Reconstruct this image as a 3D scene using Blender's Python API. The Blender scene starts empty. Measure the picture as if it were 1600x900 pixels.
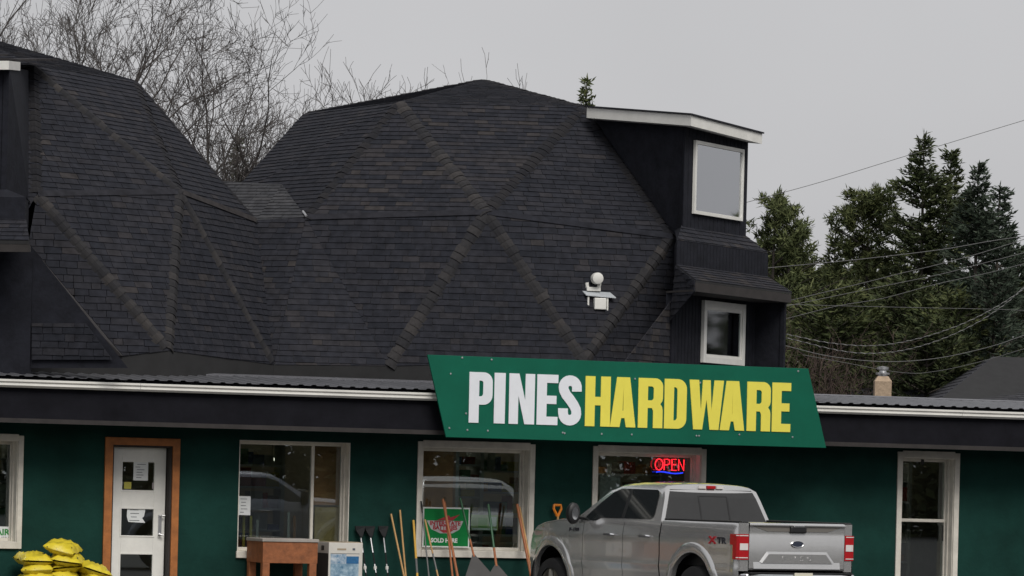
import bpy, bmesh, math, random
import numpy as np
from mathutils import Vector, Matrix

# ------------------------------------------------------------------ camera, sky, sun, exposure
R_ = math.radians
S = bpy.context.scene
C = S.collection
F_PX, ROLL, HY = 6350.0, R_(1.4), 745.4        # focal length in 1600-px units, roll, horizon row
CAM = Vector((0, 0, 2.0))
cam_d = bpy.data.cameras.new('camera'); cam = bpy.data.objects.new('camera', cam_d); C.objects.link(cam)
cam_d.sensor_width = 36.0; cam_d.lens = 36.0 * F_PX / 1600.0
cam_d.shift_y = (HY - 450.0) / 1600.0
cam_d.clip_start = 0.5; cam_d.clip_end = 3000
cam.matrix_world = Matrix.Translation(CAM) @ Matrix.Rotation(R_(90), 4, 'X') @ Matrix.Rotation(ROLL, 4, 'Z')
S.camera = cam

SUN_EL, SUN_AZ = 46.0, 20.0                   # high, behind the viewer and a little to the right
w = bpy.data.worlds.new('World'); S.world = w; w.use_nodes = True
wt = w.node_tree; wt.nodes.clear()
sky = wt.nodes.new('ShaderNodeTexSky'); sky.sky_type = 'NISHITA'; sky.sun_disc = False
sky.sun_elevation = R_(SUN_EL); sky.sun_rotation = R_(180 - SUN_AZ); sky.dust_density = 4; sky.air_density = 1.5
hs = wt.nodes.new('ShaderNodeHueSaturation'); hs.inputs['Saturation'].default_value = 0.10
mx = wt.nodes.new('ShaderNodeMix'); mx.data_type = 'RGBA'; mx.inputs[0].default_value = 0.86
mx.inputs[7].default_value = (3.9, 3.9, 4.02, 1)
bg = wt.nodes.new('ShaderNodeBackground'); bg.inputs['Strength'].default_value = 0.1
wo = wt.nodes.new('ShaderNodeOutputWorld')
wt.links.new(sky.outputs[0], hs.inputs['Color']); wt.links.new(hs.outputs[0], mx.inputs[6])
# very faint unevenness of the cloud layer
ctc = wt.nodes.new('ShaderNodeTexCoord'); cn = wt.nodes.new('ShaderNodeTexNoise'); cn.inputs['Scale'].default_value = 5.0; cn.inputs['Detail'].default_value = 4
cr_ = wt.nodes.new('ShaderNodeMapRange'); cr_.inputs[1].default_value = .3; cr_.inputs[2].default_value = .7; cr_.inputs[3].default_value = .94; cr_.inputs[4].default_value = 1.06
cm_ = wt.nodes.new('ShaderNodeMix'); cm_.data_type = 'RGBA'; cm_.blend_type = 'MULTIPLY'; cm_.inputs[0].default_value = 1
wt.links.new(ctc.outputs['Generated'], cn.inputs['Vector']); wt.links.new(cn.outputs['Fac'], cr_.inputs[0]); wt.links.new(mx.outputs[2], cm_.inputs[6]); wt.links.new(cr_.outputs[0], cm_.inputs[7])
wt.links.new(cm_.outputs[2], bg.inputs['Color']); wt.links.new(bg.outputs[0], wo.inputs['Surface'])

sd = bpy.data.lights.new('sun', 'SUN'); sd.energy = 1.5; sd.angle = R_(28); sd.color = (1.0, 0.965, 0.91)
sun = bpy.data.objects.new('sun', sd); C.objects.link(sun)
sdir = Vector((math.cos(R_(SUN_EL)) * math.sin(R_(SUN_AZ)), -math.cos(R_(SUN_EL)) * math.cos(R_(SUN_AZ)), math.sin(R_(SUN_EL))))
sun.rotation_euler = sdir.to_track_quat('Z', 'Y').to_euler(); sun.location = (0, -20, 60)
S.view_settings.view_transform = 'Standard'; S.view_settings.look = 'None'
S.view_settings.exposure = 0.47; S.view_settings.gamma = 1.0
S.render.resolution_x = 1024; S.render.resolution_y = 576

rnd = random.Random(7)

# ------------------------------------------------------------------ survey helpers
def ray(px, py):
    du, dv = px - 800.0, py - HY
    c, s = math.cos(ROLL), math.sin(ROLL)
    return Vector(((du * c + dv * s) / F_PX, 1.0, -(-du * s + dv * c) / F_PX))
def at(px, py, Y): return CAM + ray(px, py) * Y
def hit(px, py, p0, n):
    d = ray(px, py); return CAM + d * ((p0 - CAM).dot(n) / d.dot(n))
ALPHA = R_(22.5)
BM = Matrix.Translation((0, 61.6, 0)) @ Matrix.Rotation(ALPHA, 4, 'Z')
BI = BM.inverted()
BN = BM.to_3x3() @ Vector((0, -1, 0))
def L(p): return BI @ Vector(p)
def fl(px, py, y=0.0):                        # survey point on the plane y = const of the building frame
    return BI @ hit(px, py, BM @ Vector((0, y, 0)), BN)

# ------------------------------------------------------------------ materials
def mat(name, col, rough=0.7, metal=0.0, var=0.0, vscale=4.0, bump=0.0, bscale=30.0, spec=0.5, col2=None, coat=0.0, coords='Object', detail=6.0):
    m = bpy.data.materials.new(name); m.use_nodes = True; nt = m.node_tree; b = nt.nodes['Principled BSDF']
    b.inputs['Base Color'].default_value = (*col, 1); b.inputs['Roughness'].default_value = rough
    b.inputs['Metallic'].default_value = metal; b.inputs['Specular IOR Level'].default_value = spec
    b.inputs['Coat Weight'].default_value = coat
    if var or col2 or bump:
        tc = nt.nodes.new('ShaderNodeTexCoord')
    if var or col2:
        n = nt.nodes.new('ShaderNodeTexNoise'); n.inputs['Scale'].default_value = vscale; n.inputs['Detail'].default_value = detail
        n.inputs['Roughness'].default_value = 0.65
        nt.links.new(tc.outputs[coords], n.inputs['Vector'])
        r = nt.nodes.new('ShaderNodeMapRange'); r.inputs[1].default_value = 0.3; r.inputs[2].default_value = 0.7
        nt.links.new(n.outputs['Fac'], r.inputs[0])
        x = nt.nodes.new('ShaderNodeMix'); x.data_type = 'RGBA'
        a = tuple(c * (1 - var) for c in col); d = col2 or tuple(min(1, c * (1 + var)) for c in col)
        x.inputs[6].default_value = (*a, 1); x.inputs[7].default_value = (*d, 1)
        nt.links.new(r.outputs[0], x.inputs[0]); nt.links.new(x.outputs[2], b.inputs['Base Color'])
    if bump:
        n2 = nt.nodes.new('ShaderNodeTexNoise'); n2.inputs['Scale'].default_value = bscale; n2.inputs['Detail'].default_value = 8
        nt.links.new(tc.outputs[coords], n2.inputs['Vector'])
        bp = nt.nodes.new('ShaderNodeBump'); bp.inputs['Strength'].default_value = bump; bp.inputs['Distance'].default_value = 0.02
        nt.links.new(n2.outputs['Fac'], bp.inputs['Height']); nt.links.new(bp.outputs[0], b.inputs['Normal'])
    return m
def tone_mat(name, stops, rough=0.9, per='attr', bump=0.4, bscale=60, spec=0.18, grain=0.35, gscale=9.0):
    """colour picked per piece: from a face attribute 'tone' or the object's random number"""
    m = bpy.data.materials.new(name); m.use_nodes = True; nt = m.node_tree; b = nt.nodes['Principled BSDF']
    b.inputs['Roughness'].default_value = rough; b.inputs['Specular IOR Level'].default_value = spec
    if per == 'attr':
        a = nt.nodes.new('ShaderNodeAttribute'); a.attribute_name = 'tone'; out = a.outputs['Fac']
    else:
        a = nt.nodes.new('ShaderNodeObjectInfo'); out = a.outputs['Random']
    cr = nt.nodes.new('ShaderNodeValToRGB'); els = cr.color_ramp.elements
    while len(els) < len(stops): els.new(0.5)
    for e, (p, c) in zip(els, stops): e.position = p; e.color = (*c, 1)
    nt.links.new(out, cr.inputs[0])
    tc = nt.nodes.new('ShaderNodeTexCoord'); n = nt.nodes.new('ShaderNodeTexNoise'); n.inputs['Scale'].default_value = gscale; n.inputs['Detail'].default_value = 8
    nt.links.new(tc.outputs['Object'], n.inputs['Vector'])
    r = nt.nodes.new('ShaderNodeMapRange'); r.inputs[1].default_value = .25; r.inputs[2].default_value = .75; r.inputs[3].default_value = 1 - grain; r.inputs[4].default_value = 1 + grain
    nt.links.new(n.outputs['Fac'], r.inputs[0])
    mu = nt.nodes.new('ShaderNodeMix'); mu.data_type = 'RGBA'; mu.blend_type = 'MULTIPLY'; mu.inputs[0].default_value = 1
    nt.links.new(cr.outputs[0], mu.inputs[6]); nt.links.new(r.outputs[0], mu.inputs[7]); nt.links.new(mu.outputs[2], b.inputs['Base Color'])
    if bump:
        n2 = nt.nodes.new('ShaderNodeTexNoise'); n2.inputs['Scale'].default_value = bscale; n2.inputs['Detail'].default_value = 6
        nt.links.new(tc.outputs['Object'], n2.inputs['Vector'])
        bp = nt.nodes.new('ShaderNodeBump'); bp.inputs['Strength'].default_value = bump; bp.inputs['Distance'].default_value = 0.01
        nt.links.new(n2.outputs['Fac'], bp.inputs['Height']); nt.links.new(bp.outputs[0], b.inputs['Normal'])
    return m
def glass_mat(name, tint=(1, 1, 1), ior=1.5, rough=0.0, add=0.0):
    m = bpy.data.materials.new(name); m.use_nodes = True; nt = m.node_tree; nt.nodes.clear()
    o = nt.nodes.new('ShaderNodeOutputMaterial'); t = nt.nodes.new('ShaderNodeBsdfTransparent'); t.inputs[0].default_value = (*tint, 1)
    g = nt.nodes.new('ShaderNodeBsdfGlossy'); g.inputs['Roughness'].default_value = rough; g.inputs['Color'].default_value = (.95, .97, 1, 1)
    fr = nt.nodes.new('ShaderNodeFresnel'); fr.inputs[0].default_value = ior
    ad = nt.nodes.new('ShaderNodeMath'); ad.operation = 'ADD'; ad.inputs[1].default_value = add; ad.use_clamp = True
    x = nt.nodes.new('ShaderNodeMixShader'); nt.links.new(fr.outputs[0], ad.inputs[0]); nt.links.new(ad.outputs[0], x.inputs[0])
    nt.links.new(t.outputs[0], x.inputs[1]); nt.links.new(g.outputs[0], x.inputs[2]); nt.links.new(x.outputs[0], o.inputs['Surface'])
    return m
def glow_mat(name, col, s):
    m = bpy.data.materials.new(name); m.use_nodes = True; b = m.node_tree.nodes['Principled BSDF']
    b.inputs['Base Color'].default_value = (*col, 1); b.inputs['Emission Color'].default_value = (*col, 1); b.inputs['Emission Strength'].default_value = s
    return m

M = {}
M['asphalt'] = mat('asphalt', (.05, .05, .052), .9, var=.3, vscale=.6, bump=.4, bscale=40)
M['concrete'] = mat('concrete', (.30, .29, .27), .9, var=.2, vscale=1.5, bump=.3)
M['green_wall'] = mat('green_wall', (.0075, .037, .030), .8, var=.30, vscale=1.1, bump=.35, bscale=14, spec=.12)
M['black_trim'] = mat('black_trim', (.0085, .0085, .012), .85, var=.3, vscale=3, bump=.2, bscale=9, spec=.15)
M['siding'] = mat('siding', (.014, .015, .021), .85, var=.35, vscale=5, bump=.3, bscale=20, spec=.2)
M['brown_trim'] = mat('brown_trim', (.028, .024, .023), .8, var=.3, vscale=4)
M['white'] = mat('white_paint', (.74, .73, .69), .55, var=.09, vscale=3, bump=.08)
M['white_worn'] = mat('white_worn', (.62, .585, .52), .6, var=.14, vscale=5, bump=.15)
M['gutter'] = mat('gutter_white', (.76, .745, .70), .45, var=.10, vscale=1.2)
M['metal_roof'] = mat('metal_roof', (.13, .132, .145), .42, metal=.3, var=.2, vscale=2)
M['metal_edge'] = mat('metal_edge', (.15, .15, .165), .45, metal=.35, var=.15, vscale=2)
M['orange_wood'] = mat('orange_wood', (.36, .125, .030), .6, var=.3, vscale=6, bump=.2)
M['rake_trim'] = mat('rake_trim', (.048, .045, .047), .8, var=.25, vscale=4)
M['underlay'] = mat('underlay', (.02, .02, .021), .95, var=.2)
M['dark_metal'] = mat('dark_metal', (.03, .03, .03), .5, metal=.5)
M['steel'] = mat('steel', (.55, .55, .56), .35, metal=.9, var=.1)
M['glass'] = glass_mat('window_glass', (.80, .86, .84), 1.5, 0, .075)
M['glass_up'] = glass_mat('window_glass_upper', (.75, .8, .8), 1.6, .02, .42)
M['glass_low'] = glass_mat('window_glass_bay', (.7, .78, .75), 1.5, .03, .09)
M['paper'] = mat('paper', (.72, .74, .74), .8, var=.05)
M['interior'] = mat('interior_paint', (.55, .48, .38), .9, var=.2, vscale=1)
M['shelf'] = mat('shelf_grey', (.42, .42, .40), .7, var=.15)
M['brownboard'] = mat('brown_board', (.55, .27, .13), .8, var=.25, vscale=3)
SH = [(0, (.0165, .018, .0240)), (.35, (.0210, .0220, .0285)), (.7, (.0260, .0260, .0315)), (.9, (.032, .030, .033)), (1, (.041, .037, .037))]
M['shingle'] = tone_mat('roof_shingle', SH)
M['shingle_one'] = tone_mat('roof_shingle_single', SH, per='obj')
M['shingle_grey'] = tone_mat('roof_shingle_grey', [(0, (.040, .041, .046)), (1, (.060, .060, .064))])
M['cap_dark'] = tone_mat('hip_cap_shadow', [(0, (.014, .0145, .018)), (1, (.022, .021, .023))], per='obj')  # darker cap tone stands in for the shadow along a hip
M['cap'] = tone_mat('hip_cap_shingle', [(0, (.023, .023, .026)), (.6, (.032, .031, .033)), (1, (.048, .044, .043))], per='obj')

# ------------------------------------------------------------------ mesh helpers
class MB:
    def __init__(s): s.v = []; s.f = []; s.t = []; s.tone = 0.0
    def add(s, vs, fs):
        o = len(s.v); s.v += [tuple(v) for v in vs]; s.f += [tuple(i + o for i in f) for f in fs]; s.t += [s.tone] * len(fs); return s
    def box(s, x0, x1, y0, y1, z0, z1, m=None):
        vs = [Vector(p) for p in ((x0, y0, z0), (x1, y0, z0), (x1, y1, z0), (x0, y1, z0), (x0, y0, z1), (x1, y0, z1), (x1, y1, z1), (x0, y1, z1))]
        if m is not None: vs = [m @ v for v in vs]
        return s.add(vs, [(3, 2, 1, 0), (4, 5, 6, 7), (0, 1, 5, 4), (1, 2, 6, 5), (2, 3, 7, 6), (3, 0, 4, 7)])
    def poly(s, pts): return s.add(pts, [tuple(range(len(pts)))])
    def prism(s, pts, d):                     # outline extruded along d, capped
        n = len(pts); d = Vector(d); a = [Vector(p) for p in pts]; b = [p + d for p in a]
        return s.add(a + b, [tuple(range(n))[::-1], tuple(range(n, 2 * n))] + [(i, (i + 1) % n, n + (i + 1) % n, n + i) for i in range(n)])
    def tube(s, pts, r, n=8, caps=True):
        pts = [Vector(p) for p in pts]; rs = r if isinstance(r, (list, tuple)) else [r] * len(pts)
        vs = []; fs = []; prev = None
        for i, p in enumerate(pts):
            d = (pts[min(i + 1, len(pts) - 1)] - pts[max(i - 1, 0)]).normalized()
            if prev is None:
                a = d.cross(Vector((0, 0, 1)));
                if a.length < 1e-3: a = d.cross(Vector((1, 0, 0)))
            else: a = prev - d * prev.dot(d)
            a.normalize(); prev = a; b = d.cross(a)
            for k in range(n):
                t = 2 * math.pi * k / n; vs.append(p + (a * math.cos(t) + b * math.sin(t)) * rs[i])
        for i in range(len(pts) - 1):
            for k in range(n):
                k2 = (k + 1) % n; fs.append((i * n + k, i * n + k2, (i + 1) * n + k2, (i + 1) * n + k))
        if caps: fs.append(tuple(range(n))[::-1]); fs.append(tuple(range((len(pts) - 1) * n, len(pts) * n)))
        return s.add(vs, fs)
    def lathe(s, prof, c=(0, 0, 0), n=20, axis='Z'):
        vs = []; fs = []
        for (r, z) in prof:
            for k in range(n):
                t = 2 * math.pi * k / n; x, y = r * math.cos(t), r * math.sin(t)
                p = {'Z': (x, y, z), 'Y': (x, z, y), 'X': (z, x, y)}[axis]; vs.append(Vector(p) + Vector(c))
        for i in range(len(prof) - 1):
            for k in range(n):
                k2 = (k + 1) % n; fs.append((i * n + k, i * n + k2, (i + 1) * n + k2, (i + 1) * n + k))
        return s.add(vs, fs)
    def grid(s, rows):
        n = len(rows[0]); vs = [p for r in rows for p in r]
        return s.add(vs, [(i * n + k, i * n + k + 1, (i + 1) * n + k + 1, (i + 1) * n + k) for i in range(len(rows) - 1) for k in range(n - 1)])
    def build(s, name, material, parent=None, smooth=False, tone=False, matrix=None, bevel=0, solid=0, angle=35):
        me = bpy.data.meshes.new(name); me.from_pydata(s.v, [], s.f); me.materials.append(material)
        if tone:
            at_ = me.attributes.new('tone', 'FLOAT', 'FACE'); at_.data.foreach_set('value', s.t)
        me.validate(); me.update()
        if smooth:
            bm = bmesh.new(); bm.from_mesh(me); bmesh.ops.remove_doubles(bm, verts=bm.verts, dist=1e-5)
            lim = R_(angle)
            for f in bm.faces: f.smooth = True
            for e in bm.edges:
                if len(e.link_faces) == 2 and e.calc_face_angle(0) > lim: e.smooth = False
            bm.to_mesh(me); bm.free()
        o = bpy.data.objects.new(name, me); C.objects.link(o)
        if parent is not None: o.parent = parent
        if matrix is not None: o.matrix_local = matrix
        if solid: md = o.modifiers.new('solid', 'SOLIDIFY'); md.thickness = solid; md.offset = -1
        if bevel: md = o.modifiers.new('bevel', 'BEVEL'); md.width = bevel; md.segments = 2; md.limit_method = 'ANGLE'
        return o
def tag(o, label, cat=None, group=None, kind=None):
    o['label'] = label
    if cat: o['category'] = cat
    if group: o['group'] = group
    if kind: o['kind'] = kind
    return o
def empty(name, loc=(0, 0, 0), matrix=None):
    o = bpy.data.objects.new(name, None); C.objects.link(o); o.empty_display_size = .2
    if matrix is not None: o.matrix_world = matrix
    else: o.location = loc
    return o
def bx(name, material, parent, *a, **k): return MB().box(*a).build(name, material, parent, **k)
def glyph(name, loops, depth, material, parent, matrix, bev=0.0):
    """flat lettering: outline loops (holes found by even-odd fill), given depth"""
    cu = bpy.data.curves.new(name, 'CURVE'); cu.dimensions = '2D'; cu.fill_mode = 'BOTH'; cu.extrude = depth / 2
    for lp in loops:
        sp = cu.splines.new('POLY'); sp.points.add(len(lp) - 1); sp.use_cyclic_u = True
        for q, p in zip(sp.points, lp): q.co = (p[0], p[1], 0, 1)
    tmp = bpy.data.objects.new(name, cu); C.objects.link(tmp)
    me = bpy.data.meshes.new_from_object(tmp); bpy.data.objects.remove(tmp); me.materials.append(material)
    o = bpy.data.objects.new(name, me); C.objects.link(o); o.parent = parent; o.matrix_local = matrix
    return o
def text(name, s, size, depth, material, parent, matrix, sx=1.0, offset=0.0, align='CENTER'):
    cu = bpy.data.curves.new(name, 'FONT'); cu.body = s; cu.size = size; cu.extrude = depth / 2; cu.offset = offset; cu.align_x = align; cu.align_y = 'CENTER'
    cu.resolution_u = 3
    tmp = bpy.data.objects.new(name, cu); C.objects.link(tmp)
    me = bpy.data.meshes.new_from_object(tmp); bpy.data.objects.remove(tmp)
    me.transform(Matrix.Diagonal((sx, 1, 1, 1))); me.materials.clear(); me.materials.append(material)
    o = bpy.data.objects.new(name, me); C.objects.link(o); o.parent = parent; o.matrix_local = matrix
    return o
UP = Matrix.Rotation(R_(90), 4, 'X')          # stands flat lettering upright, facing local -y
def wallmx(x, y, z): return Matrix.Translation((x, y, z)) @ UP

# ================================================================== setting
g = MB().add([(-900, -500, 0), (900, -500, 0), (900, 1500, 0), (-900, 1500, 0)], [(0, 1, 2, 3)]).build('ground', M['asphalt'])
tag(g, 'dark asphalt lot in front of the store', kind='structure')
sw = MB()
for k in range(24): sw.box(-20 + k * 1.5, -20 + k * 1.5 + 1.488, -1.0, -.002, .004, .13)
sw = sw.build('sidewalk', M['concrete'], matrix=BM); tag(sw, 'narrow concrete walk along the store front', kind='structure')

# ================================================================== the store
store = empty('hardware_store', matrix=BM)
tag(store, 'long dark green hardware store with two black shingled geodesic domes', 'store')

# ---- front wall with its openings  (x0, x1, z0, z1)
OPEN = [(-9.40, -7.72, .88, 2.35), (-6.31, -5.39, .13, 2.33), (-4.36, -2.62, .80, 2.45), (-1.46, .28, .86, 2.42), (1.41, 3.15, .86, 2.42), (6.66, 7.59, .13, 2.46)]
wl = MB(); XL, XR, ZT, TH = -13.0, 14.0, 3.05, .36
xs = XL
for (a, b, c, d) in OPEN:
    wl.box(xs, a, 0, TH, .0, ZT); wl.box(a, b, 0, TH, d, ZT)
    if c > .2: wl.box(a, b, 0, TH, 0, c)
    xs = b
wl.box(xs, XR, 0, TH, 0, ZT)
front = wl.build('front_wall', M['green_wall'], store)
rest = MB(); rest.box(XL, XL + .3, TH, 9.0, 0, ZT); rest.box(XR - .3, XR, TH, 9.0, 0, ZT); rest.box(XL, XR, 9.0, 9.3, 0, ZT)
rest.build('rear_wall', M['green_wall'], store)

def window(o, casing=True, mull=(), glassm='glass', rev=.28, transom=None, cw=.085, sillh=.09, name='window', fw=.045):
    a, b, c, d = o
    f = MB(); y0, y1 = rev - .04, rev + .03; ch, cl = (c, c)
    f.box(a + .012, a + fw, y0, y1, c, d); f.box(b - fw, b - .012, y0, y1, c, d)
    f.box(a + fw, b - fw, y0, y1, d - fw - .012, d - .012); f.box(a + fw, b - fw, y0, y1, c + .012, c + fw + .02)
    for m_ in mull: f.box(m_ - .022, m_ + .022, y0, y1, c + fw + .02, d - fw - .012)
    if transom: f.box(a + fw, b - fw, y0, y1, transom - .025, transom + .025)
    fr = f.build(name, M['white_worn'], store, bevel=.006)
    bx('pane', M[glassm], fr, a + fw - .01, b - fw + .01, rev - .003, rev + .003, c + fw, d - fw)
    j = MB(); j.box(a, a + .012, -.004, TH, c, d); j.box(b - .012, b, -.004, TH, c, d); j.box(a + .012, b - .012, -.004, TH, d - .012, d)
    j.box(a + .012, b - .012, -.004, TH, c, c + .012)
    # fine stop bead on the visible jamb
    j.box(b - .030, b - .012, rev - .12, rev - .06, c + .012, d - .012)
    j.build('jamb', M['white_worn'], fr)
    if casing:
        k = MB(); t = -.03
        k.box(a - cw, a, t, -.001, c - (0 if c < .2 else sillh), d + cw); k.box(b, b + cw, t, -.001, c - (0 if c < .2 else sillh), d + cw)
        k.box(a, b, t, -.001, d, d + cw + .02)
        k.build('casing', M['white_worn'], fr, bevel=.005)
    if c > .2:
        bx('sill', M['white_worn'], fr, a - (.0 if casing else .02), b, -.045, -.004, c - sillh, c + .012, bevel=.006)
    return fr
window(OPEN[0], cw=.075)
window(OPEN[2], casing=False, mull=(fl(487, 760, .28).x,))
window(OPEN[3]); window(OPEN[4])
gd = window(OPEN[5], mull=(), transom=1.47, name='glazed_door', cw=.09, rev=.24)
MB().tube([(7.50, .16, 1.15), (7.50, .16, 1.40)], .012).build('handle', M['dark_metal'], gd)
bx('closer', M['dark_metal'], gd, 7.10, 7.14, .17, .20, 2.36, 2.44)

# ---- white front door with three lights in an orange wood surround
a, b, c, d = OPEN[1]
DY = .16
dm = MB(); lights = [(1.675, 2.085), (1.01, 1.40), (.33, .735)]
x0, x1, l0, l1 = a + .045, b - .045, a + .045 + .165, b - .045 - .175
dm.box(x0, l0, DY, DY + .045, .14, 2.30); dm.box(l1, x1, DY, DY + .045, .14, 2.30)
zz = 2.30
for (q0, q1) in lights: dm.box(l0, l1, DY, DY + .045, q1, zz); zz = q0
dm.box(l0, l1, DY, DY + .045, .14, zz)
door = dm.build('front_door', M['white'], store, bevel=.004)
for (q0, q1) in lights:
    bx('pane', M['glass'], door, l0 - .004, l1 + .004, DY + .02, DY + .026, q0 - .004, q1 + .004)
    t = MB(); t.box(l0 - .02, l0, DY - .008, DY - .001, q0 - .02, q1 + .02); t.box(l1, l1 + .02, DY - .008, DY - .001, q0 - .02, q1 + .02)
    t.box(l0, l1, DY - .008, DY - .001, q1, q1 + .02); t.box(l0, l1, DY - .008, DY - .001, q0 - .02, q0); t.build('glazing_bead', M['white'], door)
h = MB(); hx = x1 - .075
h.box(hx - .025, hx + .025, DY - .012, DY - .001, 1.02, 1.32); h.tube([(hx, DY - .012, 1.30), (hx + .02, DY - .06, 1.305), (hx + .06, DY - .06, 1.31)], .011)
h.tube([(hx - .03, DY - .05, 1.04), (hx + .04, DY - .06, 1.02)], .012); h.tube([(hx, DY - .012, 1.04), (hx, DY - .055, 1.03)], .012)
h.build('handle', M['steel'], door, smooth=True)
k = MB(); k.box(a - .115, a + .004, -.04, -.002, .13, d + .11); k.box(b - .004, b + .105, -.04, -.002, .13, d + .11); k.box(a + .004, b - .004, -.04, -.002, d, d + .11)
k.build('door_casing', M['orange_wood'], door, bevel=.004)
k = MB(); k.box(a, a + .03, -.001, TH, .13, d); k.box(b - .03, b, -.001, TH, .13, d); k.box(a + .03, b - .03, -.001, TH, d - .025, d)
k.build('door_frame', M['brown_trim'], door)

# ---- eave: soffit, fascia band, gutter, ribbed metal roof
bx('soffit', M['black_trim'], store, XL, XR, -.78, -.002, 2.66, 2.70)
fz = MB()
fz.box(XL, XR, -.82, -.79, 2.64, 3.12)
fz.build('fascia', M['black_trim'], store)
bx('fascia_trim', M['brown_trim'], store, XL, XR, -.845, -.823, 2.60, 2.665)
pr = [(-.83, 3.215), (-.83, 3.10), (-.90, 3.10), (-.935, 3.13), (-.93, 3.165), (-.955, 3.185), (-.955, 3.215), (-.94, 3.215), (-.93, 3.19), (-.915, 3.12), (-.85, 3.115), (-.85, 3.215)]
for (xa, xb) in ((XL - .3, -6.2), (-6.195, .6), (.605, 7.2), (7.205, XR + .3)):
    MB().prism([(xa, y, z) for y, z in pr], (xb - xa, 0, 0)).build('gutter', M['gutter'], store)
SL = .075
def rib_panel(x0, w):
    n = 5; pts = []
    for i in range(n):
        p = w / n; xa = x0 + i * p
        pts += [(xa, 0), (xa + p * .5, 0), (xa + p * .62, .016), (xa + p * .88, .016)]
    pts.append((x0 + w, 0))
    r = MB(); ys = (-.93, 0, .6, 1.0)
    r.grid([[(x, y, 3.262 + SL * (y + .93) + h_) for (x, h_) in pts] for y in ys])
    return r
panels = empty('metal_roof'); panels.parent = store
pm = None
xx = XL - .3; i = 0
while xx < XR:
    if pm is None: ob = rib_panel(0, 1.0).build('roof_panel', M['metal_roof'], panels, solid=.004); pm = ob
    else: ob = pm.copy(); C.objects.link(ob)
    ob.parent = panels; ob.location = (xx, 0, (i % 2) * .003 + rnd.uniform(-.003, .003)); xx += 1.0; i += 1
bx('gap_shade', M['black_trim'], panels, XL - .3, XR + .3, -.86, -.82, 3.12, 3.255)  # black strip painted in as the shaded gap under the rib ends
mbk = MB(); mbk.box(XL - .3, XR + .3, -.80, 1.16, 3.07, 3.12); mbk.box(XL, XR, 1.16, 9.2, 3.07, 3.30)
mbk.build('flat_roof', M['underlay'], panels)
rc = MB().prism([(XL - .3, 0.94, 3.408), (XL - .3, 0.94, 3.425), (XL - .3, 1.06, 3.445), (XL - .3, 1.3, 3.42), (XL - .3, 1.3, 3.3), (XL - .3, 1.16, 3.3)], (XR - XL + .6, 0, 0)).build('ridge_flashing', M['metal_edge'], panels)

# ---- the two geodesic domes
RD = 5.125
E_M, E_V, E_N = 31.7175, 63.4349, 58.2825
def ddir(el, az):
    el, az = R_(el), R_(az); return Vector((math.sin(el) * math.sin(az), -math.sin(el) * math.cos(az), math.cos(el)))
def dome_points(c, d, fix):
    P = {('T', 0): c + Vector((0, 0, RD))}
    for k in range(5):
        a = 72 * k
        P[('M', (a + 36) % 360)] = c + ddir(E_M, a + 36 + d) * RD; P[('V', (a + 36) % 360)] = c + ddir(E_V, a + 36 + d) * RD
        P[('N', a % 360)] = c + ddir(E_N, a + d) * RD
        for b_ in (a + 18, a + 54): P[('B', b_ % 360)] = c + ddir(90, b_ + d) * RD
    for key, (px, py) in fix.items(): P[key] = at(px, py, P[key].y)      # as surveyed: the frames are not quite regular
    return {k_: L(v) for k_, v in P.items()}
def dome_faces():
    out = []
    for k in range(5):
        a = 72 * k; m0, m1 = ('M', (a - 36) % 360), ('M', (a + 36) % 360); v0, v1 = ('V', (a - 36) % 360), ('V', (a + 36) % 360)
        n = ('N', a % 360); b0, b1, b2 = ('B', (a - 18) % 360), ('B', (a + 18) % 360), ('B', (a + 54) % 360)
        out += [(('T', 0), m0, m1), (m0, n, m1), (m0, v0, n), (m1, n, v1), (n, b0, b1), (v0, b0, n), (n, b1, v1), (v1, b1, b2)]
    return out
def clip(poly, tri):
    """clip 2-D polygon by convex counter-clockwise tri"""
    out = poly
    for i in range(len(tri)):
        ax, ay = tri[i]; bx_, by_ = tri[(i + 1) % len(tri)]; ex, ey = bx_ - ax, by_ - ay
        inp = out; out = []
        if not inp: return []
        s = inp[-1]; ss = ex * (s[1] - ay) - ey * (s[0] - ax)
        for e in inp:
            es = ex * (e[1] - ay) - ey * (e[0] - ax)
            if (es >= 0) != (ss >= 0):
                t = ss / (ss - es); out.append((s[0] + (e[0] - s[0]) * t, s[1] + (e[1] - s[1]) * t))
            if es >= 0: out.append(e)
            s, ss = e, es
    return out
def parea(p): return .5 * abs(sum(p[i][0] * p[(i + 1) % len(p)][1] - p[(i + 1) % len(p)][0] * p[i][1] for i in range(len(p))))
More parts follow.
